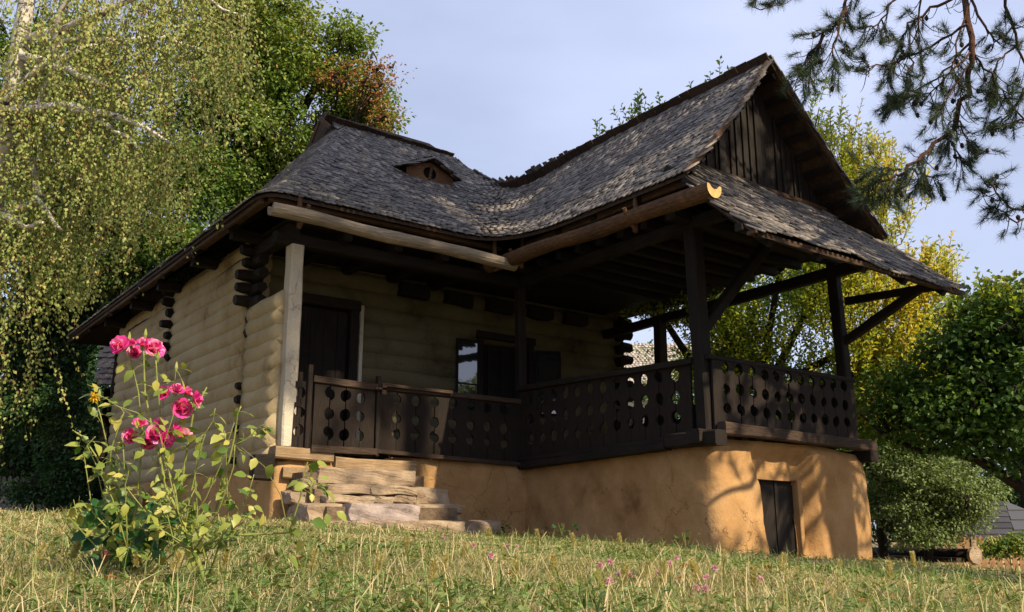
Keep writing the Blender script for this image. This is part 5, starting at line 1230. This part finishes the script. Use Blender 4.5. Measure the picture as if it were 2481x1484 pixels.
# clover blossoms
CLOV = ((1147, 4.4, 1357), (1190, 3.6, 1352), (1478, 3.3, 1362), (1455, 3.3, 1376), (1525, 3.0, 1395), (1502, 3.0, 1393), (1623, 3.4, 1368), (1731, 3.2, 1378), (1712, 3.0, 1412), (1600, 3.1, 1400), (1688, 2.6, 1462), (1712, 2.6, 1472), (1478, 2.8, 1430), (1095, 6.0, 1330), (1075, 5.6, 1322), (1230, 4.6, 1356), (1253, 4.6, 1358), (1395, 9.0, 1289), (1845, 3.0, 1420), (1640, 3.6, 1385))
CLL = ranked(CLOV, lambda p, o, w: 'pink clover blossom, ' + o + ' of those ' + w)
for px, d, py in CLOV:
    s = P3(px, py, d); b = np.array([s[0], s[1] + .01, gz1(s[0], s[1])]); s[2] = max(s[2], b[2] + .05)
    t = thing('clover_blossom', CLL[(px, d, py)], 'flower', tuple(b), 'pink clover blossoms in the lawn')
    MB().tube([b - [0, 0, .01], s], [.0012, .001], 4).build('stem', 'stem', t)
    n = 90; D = unit(rng.normal(size=(n, 3)) + [0, 0, .7]); leaves('petals', np.tile(s, (n, 1)) + D * .002, D, rng.uniform(.009, .014, n), .0035, 'clover', t, rng.random(n), 0)
for i, (px, d, py, lab) in enumerate(((105, 3.1, 1357, 'largest yellow daisy in the grass at the left edge'), (155, 3.3, 1347, 'small yellow daisy right of the largest one'), (192, 3.2, 1358, 'half open yellow daisy nearest the rose bush'))):
    s = P3(px, py, d); b = np.array([s[0], s[1], gz1(s[0], s[1])]); s[2] = max(s[2], b[2] + .03); t = thing('yellow_daisy', lab, 'flower', tuple(b), 'yellow daisies in the lawn')
    MB().tube([b, s], [.0012, .001], 4).build('stem', 'stem', t)
    n = 26; an = np.linspace(0, 6.28, n); D = np.stack([np.cos(an), np.sin(an) , np.full(n, .45)], 1); leaves('petals', np.tile(s, (n, 1)), D, .016 - .003 * i, .005, 'yellow', t, rng.random(n), 3)

# ================================================================ the rose bush
rb = P3(505, 1425, 2.75); rb[2] = gz1(rb[0], rb[1])
rose = thing('rose_bush', 'leggy rose bush with three clusters of pink blossoms', 'rose bush', tuple(rb))
RD = 2.75
def cane(q, r0, r1, d=RD, dd=0.0):
    pts = [P3(a, b_, d + dd * i / len(q)) + rng.normal(size=3) * .002 for i, (a, b_) in enumerate(q)]
    fine = []
    for i in range(len(pts) - 1):
        for t in (0, .5): fine.append(pts[i] * (1 - t) + pts[i + 1] * t)
    fine.append(pts[-1]); m = len(fine)
    mb = MB().tube(fine, [r0 + (r1 - r0) * i / m for i in range(m)], 6, .06)
    if r0 > .002:
        for i in range(1, m):
            for _ in range(2):
                p = fine[i - 1] + (fine[i] - fine[i - 1]) * rng.random(); a = unit(rng.normal(size=3)); mb.tube([p, p + a * (r0 + .004)], [.0012, .0002], 3)
    mb.build('cane', 'stem', rose, smooth=True)
    return np.array(fine)
canes = []
C_ = [([(505, 1440), (490, 1390), (470, 1330), (448, 1275), (432, 1250)], .0085, .0065), ([(432, 1250), (405, 1190), (385, 1110), (368, 1030), (352, 950), (345, 880), (350, 850)], .0055, .002),
      ([(432, 1250), (440, 1160), (455, 1080), (470, 1000), (500, 940)], .005, .002), ([(440, 1270), (420, 1180), (400, 1120), (395, 1060), (388, 990), (380, 900), (378, 870)], .004, .0015),
      ([(385, 1110), (420, 1060), (445, 1000), (455, 975)], .003, .0015), ([(450, 1280), (520, 1240), (545, 1150), (565, 1060), (578, 1000), (588, 985)], .0045, .0015), ([(565, 1080), (600, 1060), (625, 1040), (640, 1030)], .002, .001),
      ([(470, 1330), (560, 1300), (700, 1290), (730, 1200), (738, 1150), (748, 1120)], .004, .0012), ([(738, 1160), (755, 1180), (765, 1165)], .0018, .001),
      ([(300, 1350), (290, 1270), (262, 1180), (235, 1110), (200, 1060), (175, 1040)], .004, .0015), ([(290, 1270), (285, 1180), (262, 1090), (245, 1010), (230, 965)], .0035, .0012), ([(262, 1180), (270, 1090), (300, 1000), (290, 985)], .0025, .001),
      ([(310, 1330), (330, 1230), (340, 1130), (345, 1040), (335, 950), (320, 880), (312, 850)], .0035, .0014), ([(470, 1330), (520, 1330), (560, 1270), (600, 1200), (615, 1150)], .003, .001), ([(368, 1030), (330, 1000), (290, 985), (255, 962), (233, 960)], .0015, .001),
      ([(455, 1080), (500, 1050), (515, 1020), (522, 990)], .002, .001), ([(385, 1110), (420, 1010), (424, 960), (426, 900), (427, 890)], .0018, .0008)]
for _ in range(16):
    bx_ = random.choice([(470, 1335), (448, 1290), (310, 1335), (505, 1400)]); tx, ty = random.uniform(190, 620), random.uniform(1060, 1240); mx_ = (bx_[0] * .4 + tx * .6 + random.uniform(-25, 25), bx_[1] * .5 + ty * .5 + random.uniform(-10, 30))
    C_.append(([bx_, mx_, (tx, ty), (tx + random.uniform(-20, 30), ty - random.uniform(20, 60))], .0026, .0009))
for q, a, b_ in C_: canes.append(cane(q, a, b_, RD + rng.uniform(-.10, .12)))
# long dry stalks leaning in the grass
ds_t = thing('dry_stalk', 'long bent dry grass stalk left of the rose bush', 'grass stalk', tuple(P3(190, 1290, 3.2) * [1, 1, 0] + [0, 0, gz1(*P3(190, 1290, 3.2)[:2])]))
MB().tube([P3(185, 1300, 3.2), P3(230, 1240, 3.2), P3(290, 1180, 3.2)], [.0022, .002, .001], 4).build('stalk', 'foxtail', ds_t)
ds_t = thing('dry_stalk', 'long bent dry grass stalk right of the rose bush, over the foundation', 'grass stalk', tuple(P3(690, 1290, 3.0) * [1, 1, 0] + [0, 0, gz1(*P3(690, 1290, 3.0)[:2])]))
MB().tube([P3(700, 1300, 3.0), P3(680, 1200, 3.0), P3(640, 1130, 3.0), P3(585, 1085, 3.0)], [.0022, .002, .0012, .001], 4).build('stalk', 'foxtail', ds_t)
# leaves: each one a part
def leaf_mesh(name, mat, nseg=6, curl=.18, fold=.22, asp=.62):
    bm = bmesh.new(); L = []; 
    for i in range(nseg + 1):
        u = i / nseg; w = asp * .5 * math.sin(math.pi * u ** .8) * (1 + .06 * (-1) ** i); z = -curl * u * u
        L.append((bm.verts.new((-w, u, z + fold * w + random.uniform(-.015, .015))), bm.verts.new((0, u, z)), bm.verts.new((w, u, z + fold * w + random.uniform(-.015, .015)))))
    for i in range(nseg):
        a, b_ = L[i], L[i + 1]; bm.faces.new((a[0], a[1], b_[1], b_[0])); bm.faces.new((a[1], a[2], b_[2], b_[1]))
    bmesh.ops.remove_doubles(bm, verts=bm.verts, dist=.001); me = bpy.data.meshes.new(name); bm.to_mesh(me); bm.free()
    me.polygons.foreach_set('use_smooth', [True] * len(me.polygons)); me.materials.append(M[mat]); return me
def colour_mesh(me, v):
    at_ = me.color_attributes.new("Col", 'FLOAT_COLOR', 'POINT')
    for d_ in at_.data: d_.color = (v, v, v, 1)
    return me
LM = [colour_mesh(leaf_mesh('leaf', 'rose_leaf', curl=random.uniform(.05, .4)), v) for v in (.25, .42, .55, .68, .85)]
LD = [colour_mesh(leaf_mesh('leaf', 'rose_leaf_dark', curl=random.uniform(.1, .4), asp=.75), v) for v in (.1, .4, .8)]
LB = [leaf_mesh('leaf', 'rose_brown_leaf', curl=.5, fold=.9)]
def put_leaf(p, d, size, meshes, parent=None, face=None, name='leaf'):
    d = unit(np.array(d, float)); up = np.array([0, 0, 1.0]) + rng.normal(size=3) * .45 + (np.array([.1, -.9, .1]) if face is None else face); s_ = unit(np.cross(d, up)); nn = np.cross(s_, d)
    m = Matrix.Identity(4)
    for k, ax in enumerate((s_ * size, d * size, nn * size)):
        for q in range(3): m[q][k] = ax[q]
    m.translation = Vector(p); return inst(name, random.choice(meshes), m, parent or rose)
cnt = 0
for fa in canes[1:]:
    m = len(fa)
    for i in range(1, m):
        for _ in range(2 if fa[i][2] < .15 else 1):
            if rng.random() < .85:
                c = fa[i - 1] + (fa[i] - fa[i - 1]) * rng.random(); dd = unit(rng.normal(size=3) * [1, .6, .45]); st = c + dd * rng.uniform(.012, .04)
                MB().tube([c, (c + st) / 2 + [0, 0, .003], st], [.0009, .0008, .0007], 4).build('petiole', 'stem', rose)
                put_leaf(st, dd + [0, 0, -.35], rng.uniform(.026, .048), LM); cnt += 1
                if rng.random() < .5: put_leaf(c + dd * .02, unit(dd + rng.normal(size=3) * .8), rng.uniform(.020, .036), LM)
for (px, py, s, k) in ((540, 1160, .060, 0), (575, 1185, .045, 0), (520, 1318, .062, 0), (565, 1300, .05, 0), (525, 1160, .05, 0), (755, 1262, .055, 0), (712, 1180, .04, 0), (815, 1240, .045, 0), (660, 1125, .05, 0), (620, 1240, .055, 0), (640, 1270, .055, 0), (560, 1270, .045, 0), (470, 1190, .04, 0), (700, 1345, .055, 0), (735, 1310, .04, 0), (620, 1110, .04, 0), (685, 1255, .045, 0), (790, 1245, .04, 0)):
    put_leaf(P3(px, py, RD + rng.uniform(-.12, .12)), rng.normal(size=3) * [1, .4, .2] + [0, 0, -.5], s, LM)
for (px, py) in ((352, 1195), (260, 1330), (575, 1250)): put_leaf(P3(px, py, RD), [rng.normal() * .3, 0, -1], .045, LB)
# broad low leaves at the foot, on the left
foot = P3(300, 1330, 3.0); foot[2] = gz1(foot[0], foot[1]); ft = thing('leafy_plant', 'low plant with broad dark green leaves left of the rose canes', 'plant', tuple(foot))
for i in range(150):
    px = rng.normal() * 60 + 305; py = rng.uniform(1195, 1350) - abs(px - 305) * -.25; d = 3.0 + rng.normal() * .12
    if py > 1360 or px < 130 or px > 470: continue
    q = P3(px, py, d); q[2] = max(q[2], gz1(q[0], q[1]) + .02)
    put_leaf(q, [rng.normal(), rng.normal() * .5, -.4 + rng.normal() * .3], rng.uniform(.04, .075), LD if rng.random() < .72 else LM, ft)
for i in range(26):
    a = rng.normal(size=2) * .12; MB().tube([foot + [a[0] * .3, a[1] * .3, -.02], foot + [a[0] * .7, a[1], .08], foot + [a[0] * 1.3, a[1], .17 + abs(rng.normal()) * .04]], [.003, .0025, .0015], 5).build('stem', 'stem', ft)
# blossoms: a cup of petals each
def petal_mesh(mat, cup, v):
    bm = bmesh.new(); G_ = []
    for i in range(5):
        u = i / 4; row = []
        for j in range(5):
            s_ = (j - 2) / 2; w = .42 * math.sin(math.pi * (.12 + .78 * u) ) ** .7; y = u * .62; z = cup * u * u * .5 + .10 * s_ * s_ * (1 - .4 * u) + (.05 * math.sin(s_ * 5 + u * 7) * u) - (.10 * max(0, u - .7) / .3)
            row.append(bm.verts.new((s_ * w, y, z)))
        G_.append(row)
    for i in range(4):
        for j in range(4): bm.faces.new((G_[i][j], G_[i][j + 1], G_[i + 1][j + 1], G_[i + 1][j]))
    me = bpy.data.meshes.new('petal'); bm.to_mesh(me); bm.free(); me.polygons.foreach_set('use_smooth', [True] * len(me.polygons)); me.materials.append(M[mat]); return colour_mesh(me, v)
PM = {c: [petal_mesh('petal', c, v) for v in (.1, .45, .8)] for c in (.4, 1.0, 1.8)}
PP = {c: [petal_mesh('petal_pale', c, v) for v in (.2, .8)] for c in (.4, 1.0, 1.8)}
def blossom(px, py, size, facing, pale=False, d=RD, label=None):
    p = P3(px, py, d); f = Vector(facing).normalized(); t = f.to_track_quat('Z', 'Y').to_matrix().to_4x4()
    fl = MB().tube([Vector(p) - f * .016, Vector(p) - f * .006, Vector(p)], [.002, .005, .004], 6).build('blossom', 'stem', rose)
    if label: fl['label'] = label
    S_ = PP if pale else PM
    for ring, (n_, cup, tilt, sc_) in enumerate(((6, .4, 14, 1.0), (5, 1.0, 36, .82), (4, 1.8, 60, .60))):
        for i in range(n_):
            a = 2 * math.pi * (i + ring * .5) / n_ + random.uniform(-.2, .2); s_ = size * sc_ * random.uniform(.88, 1.1)
            m = Matrix.Translation(p) @ t @ Matrix.Rotation(a, 4, 'Z') @ Matrix.Rotation(R(tilt + random.uniform(-9, 9)), 4, 'X') @ Matrix.Scale(s_, 4)
            inst('petal', random.choice(S_[cup]), m, fl)
VF = (-.35, -.85, .25)
for px, py, s, f in ((293, 842, .052, (-.7, -.6, .45)), (327, 858, .040, VF), (318, 838, .036, (-.2, -.5, .8)), (368, 848, .058, (.25, -.85, .35)), (345, 838, .04, (0, -.5, .85)),
                     (400, 955, .042, (-.7, -.6, .3)), (428, 950, .040, (0, -.6, .7)), (438, 992, .056, (.05, -.95, .15)), (468, 970, .046, (.7, -.6, .25)), (450, 955, .036, (.4, -.4, .8)),
                     (318, 1060, .044, (-.5, -.8, .1)), (340, 1032, .04, (-.1, -.5, .8)), (372, 1055, .056, (.1, -.9, .2)), (400, 1062, .046, (.4, -.85, -.1)), (385, 1030, .04, (.2, -.4, .85)), (360, 1072, .04, (-.1, -.8, -.3)), (420, 1045, .04, (.6, -.5, .3))): blossom(px, py, s, f, d=RD + rng.uniform(-.05, .05))
blossom(447, 1055, .036, (.2, -.3, .95), True, label='pale pink half spent blossom')
for (px, py) in ((383, 868), (313, 820), (427, 892), (240, 870 + 90), (352, 812)):
    p = P3(px, py, RD); MB().tube([p - [0, 0, .012], p, p + [0, 0, .010], p + [0, 0, .02]], [.002, .0055, .004, .0008], 6, .1).build('bud', 'stem', rose)
mg = P3(230, 962, RD); n = 40; D = unit(rng.normal(size=(n, 3)) + [-.5, -.3, -.3]); leaves('yellow_petals', np.tile(mg, (n, 1)), D, .022, .006, 'yellow', rose, rng.random(n), 0)

# ================================================================ things in the distance
def shingle_slope(name, o, u, v, nu, nv, w, L, mat, parent, limit=120):
    """rows of square cut shingles on a roof plane from corner o along u (eave) and v (up the slope)"""
    u, v = np.array(u, float), np.array(v, float); lu, lv = np.linalg.norm(u), np.linalg.norm(v); uu, vv_ = u / lu, v / lv; nn = np.cross(uu, vv_)
    Tm = []; k = 0
    y = 0.0
    while y < lv:
        x = -w * (k % 2) * .5
        while x < lu:
            ww = w * random.uniform(.85, 1.15); Tm.append(pose(np.array(o) + uu * (x + ww / 2) + vv_ * y, nn, vv_, R(random.uniform(3, 7)), R(random.gauss(0, 1.2)), ww / .088, L * 1.6 / .27, random.uniform(.0, .01))); x += ww
        y += L; k += 1
    SQ, _ = shingle_mesh(.084, .27, .013, .97, .01)
    me = bpy.data.meshes.new('shingle'); me.from_pydata([tuple(q) for q in SQ], [], SF); me.materials.append(M[mat])
    Tm = np.array(Tm)
    for i in range(min(limit, len(Tm))): inst('shingle', me, Matrix(Tm[i].tolist()), parent)
    if len(Tm) > limit: tag(bake('shingles', Tm[limit:], SQ, mat, parent), kind='stuff')
# small shingled shed beyond the back left corner
sb = P3(255, 1272, 22.0); sz = gz1(sb[0], sb[1]); shed = thing('shed', 'small weathered shed with a shingled side behind the cottage corner', 'shed', (sb[0], sb[1], sz))
q0, q1 = P3(232, 1272, 22.0), P3(330, 1272, 22.0); ue = unit(q1 - q0) * 1.9; ue[2] = 0; nv_ = np.array([-ue[1], ue[0], 0]) / np.linalg.norm(ue[:2])
o_ = P3(236, 932, 22.0); vt = P3(226, 830, 22.4) - o_
vt = vt + nv_ * .6
MB().add([o_ + nv_ * .05, o_ + ue + nv_ * .05, o_ + ue + vt * 1.5 + nv_ * .05, o_ + vt * 1.5 + nv_ * .05], [(0, 1, 2, 3)]).build('roof', 'under', shed)
shingle_slope('shingles', o_, ue, vt * 1.5, 0, 0, .20, .19, 'shingle_brown', [c for c in shed.children][0], 90)
wl_ = o_.copy(); x_ = 0
wl_ = MB().frame(o_ + ue / 2 + nv_ * 1.1 - np.array([0, 0, (o_[2] - sz) / 2]), unit(ue), nv_, (0, 0, 1), .85, .7, (o_[2] - sz) / 2).build('wall', 'dark_z', shed)
for k in range(7):
    c = o_ + unit(ue) * (.12 + k * .25) + nv_ * .36; MB().beam((c[0], c[1], sz - .1), (c[0], c[1], o_[2] - .05), .2, .03, 2, .1, (0, 1, 0)).build('plank', 'brown' if k in (2, 4) else 'dark_z', wl_)
# pale building and grey fence, far left
hb = P3(-40, 1272, 33); hz = gz1(hb[0], hb[1]); hs = thing('building', 'pale plastered building behind the grey fence at the left edge', 'building', (hb[0], hb[1], hz))
MB().box(hb[0] - 3.2, hb[0] + 1.45, hb[1], hb[1] + 4, hz - .3, hz + 2.6).build('wall', 'far_plaster', hs)
MB().add([(hb[0] - 3.6, hb[1] - .4, hz + 2.5), (hb[0] + 1.8, hb[1] - .4, hz + 2.5), (hb[0] + 1.8, hb[1] + 2, hz + 4.4), (hb[0] - 3.6, hb[1] + 2, hz + 4.4), (hb[0] - 3.6, hb[1] + 4.4, hz + 2.5), (hb[0] + 1.8, hb[1] + 4.4, hz + 2.5)], [(0, 1, 2, 3), (3, 2, 5, 4)]).build('roof', 'shingle_brown', hs)
def picket_fence(name, label, p0, p1, step, H, w, mat, rail):
    p0, p1 = np.array(p0), np.array(p1); L = np.linalg.norm((p1 - p0)[:2]); u = (p1 - p0) / L; u[2] = 0; n = int(L / step)
    f = thing(name, label, 'fence', tuple(p0)); me = None; nn = Vector((-u[1], u[0], 0))
    for i in range(n):
        c = p0 + u * step * i; z_ = gz1(c[0], c[1])
        if me is None:
            v = [(-w / 2, 0), (w / 2, 0), (w / 2, H - w * .7), (0, H), (-w / 2, H - w * .7)]; mb = MB(); mb.add([(a, -.011, b) for a, b in v] + [(a, .011, b) for a, b in v], [(0, 1, 2, 3, 4), (9, 8, 7, 6, 5)] + [(i_, i_ + 5, (i_ + 1) % 5 + 5, (i_ + 1) % 5) for i_ in range(5)])
            tmp = mb.build('picket', mat, None); me = tmp.data; bpy.data.objects.remove(tmp)
        m = Matrix.Identity(4)
        for k, ax in enumerate((Vector(u), nn, Vector((0, 0, 1)))):
            for q in range(3): m[q][k] = ax[q]
        m.translation = Vector((c[0], c[1], z_ + random.uniform(-.02, .02))); inst('picket', me, m @ Matrix.Rotation(R(random.uniform(-1.5, 1.5)), 4, 'Y'), f)
    for hz_ in (.25, .75):
        a, b_ = p0.copy(), p1.copy(); a[2] = gz1(a[0], a[1]) + H * hz_; b_[2] = gz1(b_[0], b_[1]) + H * hz_
        MB().beam(Vector(a) + nn * .03, Vector(b_) + nn * .03, .04, .06, 4, .05).build('rail', rail, f)
a, b_ = P3(-160, 1272, 23), P3(150, 1272, 24.5); picket_fence('picket_fence', 'grey weathered picket fence in shade at the left edge', a, b_, .145, 1.25, .085, 'picket_grey', 'picket_grey')
# roof seen through the porch
hb = P3(1600, 1272, 33); hz = gz1(hb[0], hb[1]); hs = thing('house', 'neighbouring house with a sun bleached shingle roof seen through the porch', 'house', (hb[0], hb[1], hz))
A_, B_ = P3(1450, 930, 31), P3(1800, 930, 31); B_ = B_.copy(); B_[2] = A_[2]; T1, T2 = P3(1520, 835, 34), P3(1680, 820, 34); T2[2] = T1[2]
uu = B_ - A_; vv2 = (T1 + T2) / 2 - (A_ + B_) / 2
ro = MB().add([A_, B_, T2, T1, A_ + [0, 6, 0], B_ + [0, 6, 0]], [(0, 1, 2, 3), (4, 5, 2, 3), (0, 3, 4), (1, 2, 5)]).build('roof', 'shingle_pale', hs)
Tm = []
lu, lv = np.linalg.norm(uu), np.linalg.norm(vv2); un, vn = uu / lu, vv2 / lv; nn = np.cross(un, vn); y = 0
while y < lv:
    f_ = y / lv; xa, xb = f_ * np.dot(T1 - A_, un), lu + f_ * np.dot(T2 - B_, un); x = xa
    while x < xb: Tm.append(pose(A_ + un * x + vn * y, nn, vn, R(random.uniform(5, 12)), R(random.gauss(0, 3)), 1.5, .9, .02)); x += .135 * random.uniform(.9, 1.1)
    y += .17
tag(bake('shingles', np.array(Tm), SV, 'shingle_pale', ro), kind='stuff')
MB().box(min(A_[0], B_[0]) + .6, max(A_[0], B_[0]) - .2, max(A_[1], B_[1]) + .2, max(A_[1], B_[1]) + 4, hz - .5, A_[2] + .2).build('wall', 'far_plaster', hs)
# low house down the slope on the right
hb = P3(2420, 1272, 31); hz = gz1(hb[0], hb[1]) - .4; hs = thing('house', 'low building with dark grey shingle roof down the slope at right', 'house', (hb[0], hb[1], hz))
A_, B_ = P3(2180, 1312, 28), P3(2462, 1312, 28); T1, T2 = P3(2290, 1215, 30.5), P3(2432, 1205, 30.5); T2[2] = T1[2]; E2 = P3(2640, 1318, 31); B_[2] = A_[2]; E2[2] = A_[2]
ro = MB().add([A_, B_, T2, T1, E2, (A_ + E2) / 2 + [0, 3, 0]], [(0, 1, 2, 3), (1, 4, 2), (3, 2, 4, 5), (0, 3, 5)]).build('roof', 'shingle_blue', hs)
def tri_rows(a, b, c, d, dz=.05, step=.42):
    a, b, c, d = map(np.array, (a, b, c, d)); lv = np.linalg.norm((c + d) / 2 - (a + b) / 2); n = int(lv / step); nr = unit(np.cross(b - a, d - a))
    if nr[2] < 0: nr = -nr
    for i in range(n):
        f0, f1 = i / n, (i + 1.15) / n; p = [a + (d - a) * f0, b + (c - b) * f0, b + (c - b) * min(1, f1), a + (d - a) * min(1, f1)]
        v = [p[0] + nr * dz, p[1] + nr * dz, p[2] + nr * .012, p[3] + nr * .012, p[0] + nr * .005, p[1] + nr * .005]
        MB().add(v, [(0, 1, 2, 3), (4, 5, 1, 0)]).build('shingle_course', 'shingle_blue', ro)
tri_rows(A_, B_, T2, T1); tri_rows(B_, E2, T2 + .01, T2 - .01)
MB().add([A_ + [.5, .6, -.05], B_ + [-.1, .5, -.05], B_ + [-.1, .5, -1.6], A_ + [.5, .6, -1.6], E2 + [-.6, .3, -.05], E2 + [-.6, .3, -1.6]], [(0, 1, 2, 3), (1, 4, 5, 2)]).build('wall', 'cream', hs)
a, b_ = P3(2230, 1272, 24.6), P3(2600, 1272, 24.0); picket_fence('picket_fence', 'orange brown picket fence behind the log trough', a, b_, .19, .95, .13, 'picket', 'picket')
# hollow log bench
lb = P3(2350, 1272, 19.5); lz = gz1(lb[0], lb[1]); tr_ = thing('log_bench', 'dark split log bench with a pale sawn end lying in the grass', 'bench', (lb[0], lb[1], lz))
e1 = np.array([lb[0], lb[1], lz + .28]); e0 = P3(2080, 1272, 22.5); e0 = np.array([e0[0], e0[1], gz1(e0[0], e0[1]) + .30])
MB().tube([e0, (e0 + e1) / 2, e1], [.13, .135, .14], 12, .04).build('log', 'dark_x', tr_, smooth=True)
dn = unit(e1 - e0); sd_ = np.cross(dn, [0, 0, 1])
MB().frame((e0 + e1) / 2 + sd_ * .26 - [0, 0, .10], dn, sd_, (0, 0, 1), np.linalg.norm(e1 - e0) / 2 - .1, .14, .05).build('seat', 'rail_x', tr_)
MB().tube([e1 + dn * .0, e1 + dn * .07], [.20, .19], 14, .08).build('sawn_end', 'stone_a', tr_)
MB().tube([e1 + dn * .02 + [0, 0, .15], e1 + dn * .03 + [.01, 0, .42]], [.07, .06], 8, .15).build('stump', 'stone_a', tr_)
# wild plants by the fence at right and at the wall foot
broad_tree('shrub', 'low green plants before the orange picket fence', 'plant', g0(2440, 21), P3(2440, 1320, 21), .02, [(P3(2410, 1325, 21), (.55, .4, .22), 1), (P3(2470, 1320, 21), (.4, .4, .22), 1)], 60, 40, .08, .12, 'maple_leaf', 'stem', colfun=lambda P, c: c + .2)
wp = at(1100, 1295, 11.2); 
for i, (x, y, lab) in enumerate(((7.6, 7.0, 'small nettle at the shaded foot of the clay corner'), (7.2, 8.6, 'low weeds halfway along the shaded clay wall'), (7.3, 10.0, 'green weeds in the shaded inner corner of the clay base'))):
    b = (x, y, gz1(x, y)); t = thing('weed', lab, 'plant', b)
    for k in range(16):
        put_leaf(np.array(b) + [rng.normal() * .12, rng.normal() * .12, rng.uniform(.04, .2)], rng.normal(size=3) * [1, 1, .3], rng.uniform(.05, .08), LD, t)
    for k in range(4): MB().tube([np.array(b), np.array(b) + [rng.normal() * .06, rng.normal() * .06, .2]], [.004, .002], 5).build('stem', 'stem', t)
